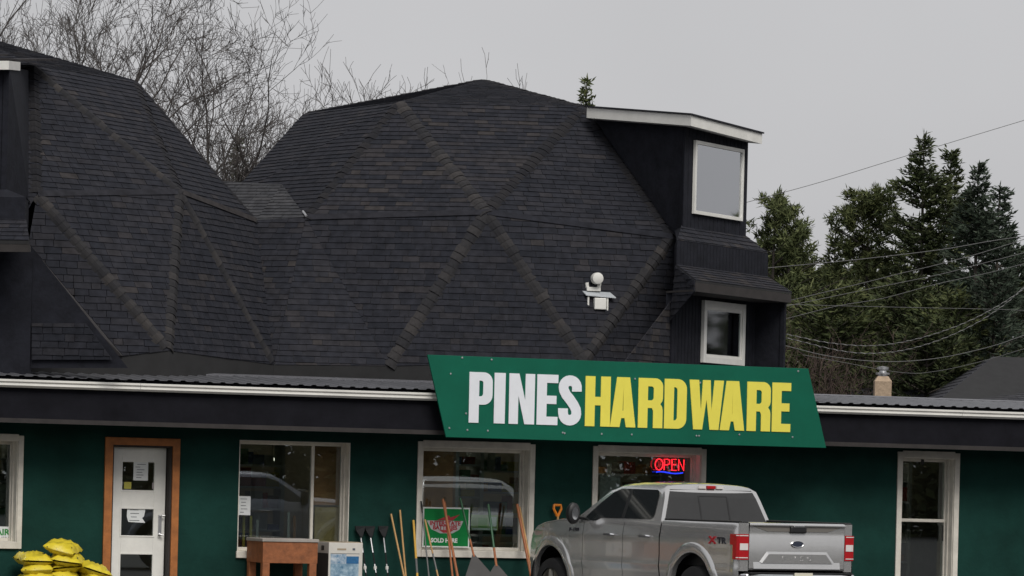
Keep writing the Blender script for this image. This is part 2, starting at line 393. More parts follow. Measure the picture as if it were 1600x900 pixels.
def shingle_face(pts, rg, ex=.102, wd=.27, bias=0.0):
    """every shingle tab of one roof facet (any convex outline): list of (area, verts, faces, tone)"""
    pts = [Vector(p) for p in pts]; n = (pts[1] - pts[0]).cross(pts[2] - pts[0]).normalized()
    h = Vector((0, 0, 1)).cross(n)
    if h.length < .02: h = Vector((1, 0, 0))
    h.normalize(); u = n.cross(h)
    if u.z < 0: u = -u; h = -h
    nn = h.cross(u)
    O = pts[0]; t2 = [((p - O).dot(h), (p - O).dot(u)) for p in pts]
    if sum(t2[i][0] * t2[(i + 1) % len(t2)][1] - t2[(i + 1) % len(t2)][0] * t2[i][1] for i in range(len(t2))) < 0: t2.reverse()
    a0, a1 = min(p[0] for p in t2), max(p[0] for p in t2); b0, b1 = min(p[1] for p in t2), max(p[1] for p in t2)
    res = []; row = 0; b_ = b0 - rg.random() * ex
    while b_ < b1:
        wob = rg.uniform(-.006, .006)
        a_ = a0 - rg.random() * wd
        while a_ < a1:
            ww = wd * rg.choice((.55, .8, 1, 1, 1.2)); dl, dr, dz = rg.uniform(-.005, .005), rg.uniform(-.005, .005), rg.uniform(0, .007)
            q = clip([(a_, b_ + wob + dl), (a_ + ww - .008, b_ + wob + dr), (a_ + ww - .008, b_ + ex + .004), (a_, b_ + ex + .004)], t2)
            if len(q) > 2:
                ar = parea(q)
                if ar > .0008:
                    m = len(q)
                    top = [O + h * x + u * y + nn * (.005 + (.009 + dz * .7) * max(0, 1 - (y - b_) / ex)) for x, y in q]; bot = [O + h * x + u * y - nn * .002 for x, y in q]
                    res.append((ar, top + bot, [tuple(range(m))] + [(i, m + i, m + (i + 1) % m, (i + 1) % m) for i in range(m)], min(1, max(0, rg.betavariate(1.6, 2.6) + bias + rg.uniform(-.05, .05)))))
            a_ += ww
        b_ += ex; row += 1
    return res
CAPS = []
def hip_caps(roof, P, Q, f1, f2, rg, mt='cap', wid=.115, lift=.017, pitch=.125):
    """overlapping cap shingles down the hip P -> Q between facets f1 and f2 (third corners)"""
    P, Q = Vector(P), Vector(Q); d = (Q - P); ln = d.length; d.normalize()
    n1 = None
    e1 = (Vector(f1) - P); e1 = (e1 - d * e1.dot(d)).normalized(); e2 = (Vector(f2) - P); e2 = (e2 - d * e2.dot(d)).normalized()
    nb = -(e1 + e2)
    if nb.length < .05: nb = d.cross(e1)
    nb.normalize()
    cdome = DOME_C
    if nb.dot((P + Q) / 2 - cdome) < 0: nb = -nb
    m = MB(); LN = pitch * 1.25
    def ring(x, up): return [d * x + e1 * wid + nb * (up * .4), d * x + e1 * wid * .5 + nb * (lift * .75 + up), d * x + nb * (lift + up), d * x + e2 * wid * .5 + nb * (lift * .75 + up), d * x + e2 * wid + nb * (up * .4)]
    m.grid([ring(0, .004), ring(LN * .6, .011), ring(LN, .017)])
    lo = ring(LN, .017); hi = [p - nb * .017 for p in lo]; m.grid([lo, hi])
    cnt = int(ln / pitch); proto = None
    for i in range(cnt):
        x = i * pitch + pitch * .1
        if proto is None: o = m.build('hip_cap', M[mt], roof); proto = o
        else: o = proto.copy(); C.objects.link(o)
        o.parent = roof; o.location = P + d * x + nb * rg.uniform(-.004, .006)
        o.rotation_euler = (rg.uniform(-.02, .02), rg.uniform(-.02, .02), rg.uniform(-.03, .03)); CAPS.append(o)

LEFT_AZ = 60.2
c_r = Vector((-.151 * RD, 13.21 * RD, 2 + .317 * RD)); c_l = Vector((-1.70 * RD, 12.40 * RD, 2 + .317 * RD))
PR = dome_points(c_r, 4.56, {('T', 0): (755, 125), ('M', 324): (622, 160), ('M', 36): (912, 167), ('M', 252): (475, 178), ('N', 0): (760, 332), ('V', 324): (478, 340), ('V', 36): (1050, 370), ('B', 342): (607, 572), ('B', 18): (913, 565)})
PL = dome_points(c_l, LEFT_AZ, {('M', 324): (52, 104), ('M', 36): (212, 127), ('N', 0): (282, 300), ('B', 342): (264, 548), ('B', 18): (428, 570), ('V', 324): (58, 303), ('V', 36): (400, 345)})
N_SINGLE = [0]
def build_dome(name, P, c, seed, skip, hips, singles, label, strip=None, bias=0.0):
    global DOME_C
    DOME_C = L(c); rg = random.Random(seed)
    base = MB(); tabs = []; keep = []
    for f in dome_faces():
        if f in skip: continue
        p = [P[k_] for k_ in f]; base.add(p, [(0, 1, 2)])
        if sum(((P[k_] - DOME_C).y for k_ in f)) / 3 > 2.6: tabs += shingle_face(p, rg, bias=bias)      # the rear facets too
        else: (keep if f in singles else tabs).extend(shingle_face(p, rg, bias=bias))
    for az in range(18, 378, 36):
        a_, b_ = P[('B', az % 360)], P[('B', (az + 36) % 360)]
        base.add([a_, b_, Vector((b_.x, b_.y, 3.0)), Vector((a_.x, a_.y, 3.0))], [(0, 1, 2, 3)])
    roof = base.build(name, M['underlay'], store); roof['label'] = label
    if strip:
        for q in strip: tabs += shingle_face(q, rg, bias=bias)
    keep.sort(key=lambda t: -t[0])
    for (ar, vs, fs, tn) in keep[:max(0, 300 - N_SINGLE[0])]:
        m = MB(); m.add(vs, fs); m.build('shingle', M['shingle_one'], roof); N_SINGLE[0] += 1
    tabs += keep[max(0, 300 - 0) if singles else 0:] if singles else []
    m = MB()
    for (ar, vs, fs, tn) in tabs: m.tone = tn; m.add(vs, fs)
    o = m.build('shingles', M['shingle'], roof, tone=True); o['kind'] = 'stuff'
    for (p, q, f1, f2) in hips:
        shadow_band = p[0] == 'T' or p[0] + q[0] == 'MV' or (p, q) == (('M', 36), ('N', 0))  # these hips get darker caps, coloured to read as shadow bands
        hip_caps(roof, P[p], P[q], P[f1], P[f2], rg, 'cap_dark' if shadow_band else 'cap', lift=.010 if shadow_band else .018)
    return roof
T0 = ('T', 0)
def K(s): return (s[0], int(s[1:]) % 360)
def H(*a): return tuple(K(s) for s in a)
F_R = (('V', 36), ('B', 18), ('B', 54))
# the facet left open for the lower bay keeps only a strip beside its hip
def in_plane(P, f, px, py):
    p = [BM @ P[k_] for k_ in f]; n = (p[1] - p[0]).cross(p[2] - p[0]).normalized(); return L(hit(px, py, p[0], n))
stripR = [[PR[('V', 36)], PR[('B', 18)], in_plane(PR, F_R, 985, 568), in_plane(PR, F_R, 1082, 432)]]
F_L = (('V', 324), ('B', 306), ('B', 342))
stripL = [[PL[('V', 324)], in_plane(PL, F_L, 44, 380), in_plane(PL, F_L, 192, 556), PL[('B', 342)]]]
domeR = build_dome('dome_roof', PR, c_r, 3, [F_R],
    [H('M324', 'N0', 'M36', 'V324'), H('M36', 'N0', 'M324', 'V36'), H('M324', 'V324', 'N0', 'N288'), H('M36', 'V36', 'N0', 'N72'), H('N0', 'B342', 'V324', 'B18'),
     H('N0', 'B18', 'B342', 'V36'), H('V36', 'B18', 'N0', 'B54'), H('T0', 'M252', 'M324', 'M180'), H('T0', 'M36', 'M324', 'M108')],
    [(('M', 324), ('N', 0), ('M', 36)), (('M', 324), ('V', 324), ('N', 0))], 'right geodesic dome roof of dark shingles', stripR)
domeL = build_dome('dome_roof', PL, c_l, 5, [F_L],
    [H('M324', 'N0', 'M36', 'V324'), H('N0', 'B342', 'V324', 'B18'), H('N0', 'B18', 'B342', 'V36'), H('V324', 'B342', 'N0', 'B306'), H('M324', 'V324', 'N0', 'N288'), H('M36', 'N0', 'M324', 'V36'), H('M36', 'V36', 'N0', 'N72')],
    [], 'left geodesic dome roof of dark shingles', stripL, bias=.06)

# a lapped belt course marks the fold half-way up each dome
for (roof, P, cc, pairs) in ((domeR, PR, c_r, (('V', 324, 'N', 0), ('N', 0, 'V', 36))), (domeL, PL, c_l, (('V', 324, 'N', 0), ('N', 0, 'V', 36)))):
    for (k0, a0, k1, a1) in pairs:
        a_, b_ = P[(k0, a0)], P[(k1, a1)]; out_ = ((a_ + b_) / 2 - L(cc)); out_.z = 0; out_.normalize()
        m = MB(); m.prism([a_ + out_ * .005 + Vector((0, 0, .05)), a_ + out_ * .045 + Vector((0, 0, -.035)), a_ + out_ * .0 + Vector((0, 0, -.035))], b_ - a_); m.build('belt_course', M['shingle_one'], roof)

# ---- saddle roof that joins the domes
v2, e_, g_, b2 = PL[('V', 36)], PR[('V', 324)], PR[('B', 342)], PL[('B', 18)]
bk0, bk1 = L(at(345, 284, 65.5)), L(at(441, 289, 65.1))
rg = random.Random(11); cm = MB(); tabs = []
for q in ([b2, g_, e_], [b2, e_, v2]): tabs += shingle_face(q, rg, bias=.14); cm.add(q, [(0, 1, 2)])
tabs2 = []
for q in ([v2, e_, bk1], [v2, bk1, bk0]): tabs2 += shingle_face(q, rg, ex=.11); cm.add(q, [(0, 1, 2)])
cm.add([bk0, bk1, Vector((bk1.x, bk1.y + 4, 3.2)), Vector((bk0.x, bk0.y + 4, 3.2))], [(0, 1, 2, 3)])
cm.add([b2, g_, Vector((g_.x, g_.y, 3.0)), Vector((b2.x, b2.y, 3.0))], [(0, 1, 2, 3)])
cm.add([b2, v2, bk0, Vector((bk0.x, bk0.y, 3.2)), Vector((b2.x, b2.y, 3.2))], [(0, 1, 2, 3, 4)])
link = cm.build('saddle_roof', M['underlay'], store)
m = MB()
for (ar, vs, fs, tn) in tabs: m.tone = tn; m.add(vs, fs)
o = m.build('shingles', M['shingle'], link, tone=True); o['kind'] = 'stuff'
m = MB()
for (ar, vs, fs, tn) in tabs2: m.tone = tn; m.add(vs, fs)
o = m.build('lighter_shingles', M['shingle_grey'], link, tone=True); o['kind'] = 'stuff'  # lighter grey shingle tone on the saddle top
f_ = e_ + Vector((0, -.03, .02)); MB().tube([f_, f_ + (bk1 - e_).normalized() * .22], .02).build('flashing', M['steel'], link)

# ---- dormers and the bays under them
def frame_at(p, az):
    """x along the face (to the right seen from outside), y into the roof, z up"""
    a_ = R_(az); t = Vector((math.cos(a_), math.sin(a_), 0)); i_ = Vector((-math.sin(a_), math.cos(a_), 0))
    return Matrix(((t.x, i_.x, 0, p.x), (t.y, i_.y, 0, p.y), (0, 0, 1, p.z), (0, 0, 0, 1)))
class Face:
    def __init__(s, p, az): s.m = frame_at(p, az); s.inv = s.m.inverted(); s.n = s.m.to_3x3() @ Vector((0, -1, 0)); s.loc = BI @ s.m
    def on(s, px, py, y=0.0): return s.inv @ hit(px, py, s.m @ Vector((0, y, 0)), s.n)
def siding(mb, xa, xb, y, zf0, zf1, step=.14, gap=.012, t=.014):
    """vertical boards on the face y, from zf0(x) to zf1(x)"""
    x = xa
    while x < xb - .02:
        x2 = min(x + step - gap, xb)
        mb.prism([(x, y, zf0(x)), (x2, y, zf0(x2)), (x2, y, zf1(x2)), (x, y, zf1(x))], (0, -t, 0)); x += step
def line(p, q): return lambda x: p.z + (q.z - p.z) * (x - p.x) / (q.x - p.x)
def white_window(parent, F, q, y, fw, gl, name='window', deep=.05, back=.25):
    """q = x0,x1,z0,z1"""
    x0, x1, z0, z1 = q; f = MB()
    f.box(x0, x0 + fw, y - deep, y, z0, z1); f.box(x1 - fw, x1, y - deep, y, z0, z1); f.box(x0 + fw, x1 - fw, y - deep, y, z1 - fw, z1); f.box(x0 + fw, x1 - fw, y - deep, y, z0, z0 + fw)
    fr = f.build(name, M['white'], parent, bevel=.004)
    bx('pane', M[gl], fr, x0 + fw - .005, x1 - fw + .005, y - .022, y - .018, z0 + fw - .005, z1 - fw + .005)
    bx('lining', M['interior'], fr, x0 + .01, x1 - .01, y + .001 if False else y - .012, y - .006, z0 + .01, z1 - .01)
    return fr

# right dome
DF = Face(at(1066, 362, 63.75), 62)
dorm = empty('dormer'); dorm.parent = store; dorm.matrix_local = DF.loc
tl, tr = DF.on(1068, 192), DF.on(1168, 213); bl, br = DF.on(1066, 364), DF.on(1168, 386)
wx = tr.x
pB, pF = DF.inv @ (BM @ PR[('M', 36)]), DF.inv @ (BM @ PR[('V', 36)])
pB2, pF2 = DF.inv @ (BM @ PR[('M', 108)]), DF.inv @ (BM @ PR[('V', 108)])
mb = MB(); mb.add([(0, 0, -.35), (wx, 0, -.35), (wx, 0, tr.z), (0, 0, tl.z)], [(0, 1, 2, 3)])
wl_, wf_ = pB + Vector((.02, -.02, -.02)), pF + Vector((.10, -.02, -.05))
mb.add([(0, 0, tl.z), wl_, wf_, (0, 0, -.35)], [(0, 1, 2), (0, 2, 3)])
mb.add([(wx, 0, tr.z), pB2, pF2, (wx, 0, -.35)], [(0, 2, 1), (0, 3, 2)])
mb.build('dormer_wall', M['siding'], dorm)
mb = MB(); siding(mb, 0, wx, -.001, lambda x: -.3, lambda x: line(tl, tr)(x) - .004); mb.build('siding_boards', M['siding'], dorm)
# roof slab: white fascia along side and front, shingles above
p1, p2 = DF.on(1080, 180, -.28), DF.on(1191, 209, -.28); p0 = DF.inv @ at(917, 168, 65.2); p0.x = p1.x + (p0.x - p1.x) * 1.0
rt = .165
rm = MB(); p3 = p2 + (p0 - p1)
rm.add([p1, p2, p3, p0, p1 - Vector((0, 0, rt)), p2 - Vector((0, 0, rt)), p3 - Vector((0, 0, rt)), p0 - Vector((0, 0, rt))], [(0, 1, 2, 3), (7, 6, 5, 4), (0, 4, 5, 1), (1, 5, 6, 2), (2, 6, 7, 3), (3, 7, 4, 0)])
rf = rm.build('dormer_fascia', M['white'], dorm)
dz = Vector((0, 0, .012)); ov = (p1 - p0).normalized() * .03; ol = (p1 - p2).normalized() * .03
rm = MB(); q = [p1 + ov + ol, p2 + ov - ol, p3 - ol, p0 + ol]; rm.add([v + dz * .3 for v in q] + [v + dz * 2.4 for v in q], [(3, 2, 1, 0), (4, 5, 6, 7), (0, 1, 5, 4), (1, 2, 6, 5), (2, 3, 7, 6), (3, 0, 4, 7)])
rm.build('dormer_roof', M['shingle_one'], dorm)
a_, b_ = DF.on(1084, 219, -.02), DF.on(1157, 345, -.02); c_ = DF.on(1083, 335, -.02); d_ = DF.on(1156, 233, -.02)
white_window(dorm, DF, (a_.x, b_.x, (b_.z + c_.z) / 2, (a_.z + d_.z) / 2), -.016, .055, 'glass_up')
# sloping sill, siding band, shed roof, fascia
yb = -.30
s0, s1 = DF.on(1052, 372, yb), DF.on(1199, 398, yb); s2, s3 = DF.on(1052, 416, yb), DF.on(1204, 432, yb)
zb = (s0.z + s1.z) / 2; zb2 = (s2.z + s3.z) / 2; xr_ = s1.x; xl_ = DF.on(1057, 392, yb).x
tb = shingle_face([DF.loc @ Vector((xl_, yb, zb)), DF.loc @ Vector((xr_ + .02, yb, zb)), DF.loc @ Vector((wx + .03, 0.02, zb + .28)), DF.loc @ Vector((0.0, .02, zb + .28))], rg, bias=.1)
m = MB(); lin = DF.loc.inverted()
for (ar, vs, fs, tn) in tb: m.tone = tn; m.add([lin @ v for v in vs], fs)
o = m.build('sill_shingles', M['shingle'], dorm, tone=True); o['kind'] = 'stuff'
mb = MB(); fx, fy = pF.x + .05, pF.y - .02; mb.prism([(xl_, yb, zb), (xr_, yb, zb), (xr_, 1.2, zb), (fx, fy + .3, zb), (fx, fy, zb)], (0, 0, -(zb - zb2) - .1)); mb.add([(xl_, yb, zb), (xr_, yb, zb), (wx, .0, zb + .26), (0, 0, zb + .26), (fx, fy, zb + .24)], [(0, 1, 2, 3), (0, 3, 4)])
mb.build('band_wall', M['siding'], dorm)
mb = MB(); siding(mb, xl_, xr_, yb - .001, lambda x: zb2 - .05, lambda x: zb - .01, step=.12); mb.build('siding_boards', M['siding'], dorm)
bay = empty('bay'); bay.parent = store; bay.matrix_local = DF.loc
ye = -.82; yw_ = -.18
t0, t1 = DF.on(1088, 440, ye), DF.on(1237, 455, ye); ze = (t0.z + t1.z) / 2; xe0, xe1 = t0.x - .02, t1.x
A0, A1, A2, A3 = Vector((xe0, ye, ze)), Vector((xe1, ye, ze)), Vector((xr_ + .02, yb, zb2 + .01)), Vector((DF.on(1056, 416, yb).x, yb, zb2 + .01))
m = MB(); m.prism([A0, A1, A2, A3], (0, 0, -.03)); br_ = m.build('bay_roof', M['underlay'], bay)
m = MB()
for (ar, vs, fs, tn) in shingle_face([DF.loc @ v for v in (A0, A1, A2, A3)], rg, bias=.3): m.tone = tn; m.add([lin @ v for v in vs], fs)
o = m.build('shingles', M['shingle'], br_, tone=True); o['kind'] = 'stuff'
m = MB(); m.box(xe0, xe1 - .42, ye - .002, ye + .03, ze - .17, ze - .032); m.box(xe1 - .41, xe1, ye + .004, ye + .03, ze - .17, ze - .032); u0 = DF.on(1048, 540, yw_); m.prism([(xe0, ye + .03, ze - .17), (xe1, ye + .03, ze - .17), (xe1, yw_ + .1, ze - .17), (u0.x, yw_ + .1, ze - .17)], (0, 0, .03))
m.build('bay_fascia', M['brown_trim'], bay)
yw = -.18
u0, u1 = DF.on(1048, 540, yw), DF.on(1201, 540, yw)
zlo = 3.2 - DF.m.translation.z
m = MB(); m.box(u0.x, u1.x, yw, yw + .1, zlo, ze - .14); m.build('bay_wall', M['siding'], bay)
m = MB(); siding(m, u0.x, u1.x, yw - .001, lambda x: zlo, lambda x: ze - .145, step=.12); m.build('siding_boards', M['siding'], bay)
u2 = DF.on(1233, 520, ye + .02)
m = MB(); m.prism([(u1.x, yw + .1, zlo), (u2.x - .02, ye + .08, zlo), (u2.x + .04, ye + .08, zlo), (u2.x + .04, yw + 1.6, zlo), (u1.x, yw + 1.6, zlo)], (0, 0, ze - .15 - zlo))
# wing wall closing the right flank, a post at its outer edge
m = MB(); m.box(u1.x - .05, u2.x + .30, yw + .45, yw + .55, zlo, ze - .14); m.box(u2.x - .02, u2.x + .05, ye + .10, ye + .17, zlo, ze - .17); m.box(u2.x + .0, u2.x + .03, ye + .17, yw + .5, zlo, ze - .17)
m.build('wing_wall', M['siding'], bay)
# dome skin carried up to the bay roof's left end
rk = [A3 + Vector((0, 0, -.02)), A0 + Vector((0, .01, -.01)), A0 + Vector((0, .01, -.17)), DF.on(1047, 502, yw)]
m = MB()
for q in ([rk[0], rk[2], rk[1]], [rk[0], rk[3], rk[2]]):
    for (ar, vs, fs, tn) in shingle_face([DF.loc @ v for v in q], rg, bias=.05): m.tone = tn; m.add([lin @ v for v in vs], fs)
    m.tone = .3; m.add(q, [(0, 1, 2)])
o = m.build('cheek_shingles', M['shingle'], bay, tone=True); o['kind'] = 'stuff'
m = MB(); zt_ = DF.on(1030, 478, yw).z
for (ar, vs, fs, tn) in shingle_face([DF.loc @ v for v in (DF.on(960, 585, yw + .03), DF.on(1048, 585, yw + .03), DF.on(1048, 470, yw + .03))], rg, bias=.38): m.tone = tn; m.add([lin @ v for v in vs], fs)
o = m.build('cheek_shingles', M['shingle'], bay, tone=True); o['kind'] = 'stuff'
a_, b_, c_, d_ = DF.on(1098, 469, yw - .02), DF.on(1159, 571, yw - .02), DF.on(1093, 567, yw - .02), DF.on(1161, 476, yw - .02)
ww = white_window(bay, DF, ((a_.x + c_.x) / 2, (b_.x + d_.x) / 2, (b_.z + c_.z) / 2, (a_.z + d_.z) / 2), yw - .016, .10, 'glass_low', deep=.06)
m = MB(); x0, x1, z0, z1 = (a_.x + c_.x) / 2 + .10, (b_.x + d_.x) / 2 - .10, (b_.z + c_.z) / 2 + .10, (a_.z + d_.z) / 2 - .10
m.box(x0, x0 + .04, yw - .05, yw - .03, z0, z1); m.box(x1 - .04, x1, yw - .05, yw - .03, z0, z1); m.box(x0 + .04, x1 - .04, yw - .05, yw - .03, z1 - .05, z1); m.box(x0 + .04, x1 - .04, yw - .05, yw - .03, z0, z0 + .04)
m.build('sash', M['white'], ww)

# left dome, mostly beyond the picture's edge
D2 = Face(at(10, 300, 58.1), -12)
dorm2 = empty('dormer'); dorm2.parent = store; dorm2.matrix_local = D2.loc
zt2 = D2.on(5, 104).z; zs2 = D2.on(5, 300).z; WD = 2.6
qB, qF = D2.inv @ (BM @ PL[('M', 324)]), D2.inv @ (BM @ PL[('V', 324)])
mb = MB(); mb.add([(-WD, 0, zs2 - .4), (0, 0, zs2 - .4), (0, 0, zt2), (-WD, 0, zt2)], [(0, 1, 2, 3)])
mb.add([(0, 0, zt2), (0, 0, zs2 - .4), qF + Vector((-.12, 0, -.05)), qB + Vector((-.06, 0, -.06))], [(0, 1, 2), (0, 2, 3)])
mb.build('dormer_wall', M['siding'], dorm2)
mb = MB(); siding(mb, -WD, 0, -.001, lambda x: zs2, lambda x: zt2); mb.build('siding_boards', M['siding'], dorm2)
p1 = D2.on(14, 95, -.28); p0 = D2.inv @ at(32, 97, 59.4)
p2 = p1 + Vector((-WD - .3, 0, 0)); p3 = p2 + (p0 - p1)
rm = MB(); rt = .125
rm.add([p1, p2, p3, p0, p1 - Vector((0, 0, rt)), p2 - Vector((0, 0, rt)), p3 - Vector((0, 0, rt)), p0 - Vector((0, 0, rt))], [(3, 2, 1, 0), (4, 5, 6, 7), (1, 5, 4, 0), (2, 6, 5, 1), (3, 7, 6, 2), (0, 4, 7, 3)])
rm.build('dormer_fascia', M['white'], dorm2)
tp = D2.inv @ (BM @ PL[('M', 324)])
rm = MB(); rm.prism([p1 + Vector((0, 0, .01)), p2 + Vector((0, 0, .01)), Vector((p2.x, 3.0, tp.z + .10)), Vector((p0.x, 3.0, tp.z + .10)), p0 + Vector((0, 0, .01))], (0, 0, .03)); rm.build('dormer_roof', M['shingle_one'], dorm2)
y2 = -.42
e0, e1 = D2.on(40, 308, y2), D2.on(40, 346, y2)
m = MB(); m.prism([(-WD, y2, e1.z), (e0.x, y2, e1.z), (qF.x - .12, qF.y, e1.z), (-WD, .8, e1.z)], (0, 0, e0.z - e1.z)); m.add([(-WD, y2, e0.z), (e0.x, y2, e0.z), (0, 0, e0.z + .14), (-WD, 0, e0.z + .14), (qF.x - .10, qF.y, e0.z + .05)], [(0, 1, 2, 3), (1, 4, 2)]); m.build('band_wall', M['siding'], dorm2)
y3 = -.85
e2 = D2.on(46, 376, y3)
m = MB(); m.prism([(-WD, y2, e1.z + .02), (e0.x + .02, y2, e1.z + .02), (e2.x, y3, e2.z), (-WD, y3, e2.z)], (0, 0, -.05)); m.build('bay_roof', M['underlay'], dorm2)
m = MB(); lin2 = D2.loc.inverted()
for (ar, vs, fs, tn) in shingle_face([D2.loc @ v for v in (Vector((-WD, y3, e2.z)), Vector((e2.x, y3, e2.z)), Vector((e0.x + .02, y2, e1.z + .02)), Vector((-WD, y2, e1.z + .02)))], rg, bias=.1): m.tone = tn; m.add([lin2 @ v for v in vs], fs)
o = m.build('shingles', M['shingle'], dorm2, tone=True); o['kind'] = 'stuff'
bx('bay_fascia', M['brown_trim'], dorm2, -WD, e2.x, y3 + .004, y3 + .04, e2.z - .16, e2.z - .052)
y4 = .10; zl2 = 3.2 - D2.m.translation.z
k0 = D2.on(48, 500, y4)
m = MB(); m.box(-WD, k0.x, y4, y4 + .1, zl2, e2.z - .1); m.build('bay_wall', M['siding'], dorm2)
m = MB(); q = [D2.on(48, 575, y4 + .04), D2.on(200, 575, y4 + .04), D2.on(48, 384, y4 + .04)]; m.add(q, [(0, 1, 2)]); m.build('cheek_wall', M['siding'], dorm2)  # dark sheet, with lowered shingle tones below, stands in for the recess's shade
m = MB()
for (ar, vs, fs, tn) in shingle_face([D2.loc @ v for v in (D2.on(50, 562, y4), D2.on(176, 562, y4), D2.on(134, 505, y4), D2.on(50, 505, y4))], rg, bias=-.1): m.tone = tn; m.add([lin2 @ v for v in vs], fs)
o = m.build('cheek_shingles', M['shingle'], dorm2, tone=True); o['kind'] = 'stuff'
r0, r1 = D2.inv @ (BM @ in_plane(PL, F_L, 44, 380)), D2.inv @ (BM @ in_plane(PL, F_L, 192, 556))
m = MB(); o_ = Vector((0, -.05, 0)); m.prism([r0 + o_, r1 + o_, r1 + o_ + Vector((-.17, 0, 0)), r0 + o_ + Vector((-.02, 0, -.20))], (0, .09, 0)); m.build('rake_board', M['rake_trim'], dorm2)

# ================================================================== the big sign
M['sign_green'] = mat('sign_green', (.002, .105, .062), .6, var=.10, vscale=2, spec=.2)
M['sign_white'] = mat('sign_white', (.76, .78, .82), .5, var=.04)
M['sign_yellow'] = mat('sign_yellow', (.80, .71, .09), .5, var=.04)
SY = -1.14
c1, c2, c3, c4 = (fl(668, 553, SY), fl(1263, 577, SY), fl(1291, 699, SY), fl(697, 684, SY))
zt, zb_ = (c1.z + c2.z) / 2, (c3.z + c4.z) / 2
sign = empty('store_sign', matrix=BM)
tag(sign, 'long slanted green board reading PINES HARDWARE on the eave', 'sign')
MB().prism([(c1.x, SY, zt), (c2.x, SY, zt), (c3.x, SY, zb_), (c4.x, SY, zb_)], (0, .035, 0)).build('board', M['sign_green'], sign, bevel=.004)
for x in (-1.0, .6, 2.2, 3.9): bx('bracket', M['dark_metal'], sign, x, x + .06, SY + .036, -.96, 2.75, 3.6)
def arc(cx, cy, r, a0, a1, n=7): return [(cx + r * math.cos(R_(a0 + (a1 - a0) * i / n)), cy + r * math.sin(R_(a0 + (a1 - a0) * i / n))) for i in range(n + 1)]
def letter(ch, w_, t=.21, b=.165):
    if ch == 'I': return [[(0, 0), (w_, 0), (w_, 1), (0, 1)]]
    if ch == 'E': return [[(0, 0), (w_, 0), (w_, b), (t, b), (t, .5 - b / 2), (w_ * .93, .5 - b / 2), (w_ * .93, .5 + b / 2), (t, .5 + b / 2), (t, 1 - b), (w_, 1 - b), (w_, 1), (0, 1)]]
    if ch == 'H': return [[(0, 0), (t, 0), (t, .42), (w_ - t, .42), (w_ - t, 0), (w_, 0), (w_, 1), (w_ - t, 1), (w_ - t, .59), (t, .59), (t, 1), (0, 1)]]
    if ch == 'N': return [[(0, 0), (t * .95, 0), (t * .95, .56), (w_ - t, 0), (w_, 0), (w_, 1), (w_ - t * .95, 1), (w_ - t * .95, .46), (t, 1), (0, 1)]]
    if ch == 'A':
        k = .14; return [[(0, 0), (t, 0), (t + .035, .18), (w_ - t - .035, .18), (w_ - t, 0), (w_, 0), (w_ / 2 + k, 1), (w_ / 2 - k, 1)], [(t + .062, .33), (w_ - t - .062, .33), (w_ / 2, .80)]]
    if ch == 'W':
        m_ = w_ / 2; return [[(0, 1), (t, 1), (t + .055, .36), (m_ - .085, 1), (m_ + .085, 1), (w_ - t - .055, .36), (w_ - t, 1), (w_, 1), (w_ - .10, 0), (w_ - .30, 0), (m_, .60), (.30, 0), (.10, 0)]]
    if ch == 'P':
        r = .19; return [[(0, 0), (t, 0), (t, .36)] + arc(w_ - r, .36 + r, r, -90, 0) + arc(w_ - r, 1 - r, r, 0, 90) + [(0, 1)], [(t, .36 + b)] + arc(w_ - t - .04 - .0, .36 + b + .05, .05, -90, 0) + arc(w_ - t - .04, 1 - b - .05, .05, 0, 90) + [(t, 1 - b)]]
    if ch == 'R':
        r = .17; return [[(0, 0), (t, 0), (t, .40), (w_ - t - .03, .40), (w_ - t, .34), (w_ - t, 0), (w_, 0), (w_, .36), (w_ - .015, .43), (w_ - .055, .485), (w_ - .015, .54), (w_, .60)] + arc(w_ - r, 1 - r, r, 0, 90) + [(0, 1)], [(t, .555)] + arc(w_ - t - .045, .605, .05, -90, 0) + arc(w_ - t - .045, 1 - b - .05, .05, 0, 90) + [(t, 1 - b)]]
    if ch == 'D':
        r = .20; return [[(0, 0)] + arc(w_ - r, r, r, -90, 0) + arc(w_ - r, 1 - r, r, 0, 90) + [(0, 1)], [(t, b)] + arc(w_ - t - .06, b + .06, .06, -90, 0) + arc(w_ - t - .06, 1 - b - .06, .06, 0, 90) + [(t, 1 - b)]]
    if ch == 'S':
        h_ = t / 2; cx = w_ / 2; rx = cx - h_
        path = [(w_ - h_, .68)] + [(cx + rx * math.cos(R_(a_)), .76 + (.24 - h_) * math.sin(R_(a_))) for a_ in range(10, 181, 17)] + [(h_ + .01, .70), (h_ + .06, .61), (cx, .52), (w_ - h_ - .06, .41), (w_ - h_ - .01, .32)] + [(cx + rx * math.cos(R_(a_)), .24 + (.24 - h_) * math.sin(R_(a_))) for a_ in range(-2, -172, -17)] + [(h_, .26), (h_, .34)]
        le, ri = [], []
        for i, p in enumerate(path):
            q0, q1 = path[max(i - 1, 0)], path[min(i + 1, len(path) - 1)]; dx, dy = q1[0] - q0[0], q1[1] - q0[1]; l_ = math.hypot(dx, dy)
            le.append((p[0] - dy / l_ * h_, p[1] + dx / l_ * h_)); ri.append((p[0] + dy / l_ * h_, p[1] - dx / l_ * h_))
        return [le + ri[::-1]]
zl0, zl1 = 2.79, 3.54; HL = zl1 - zl0
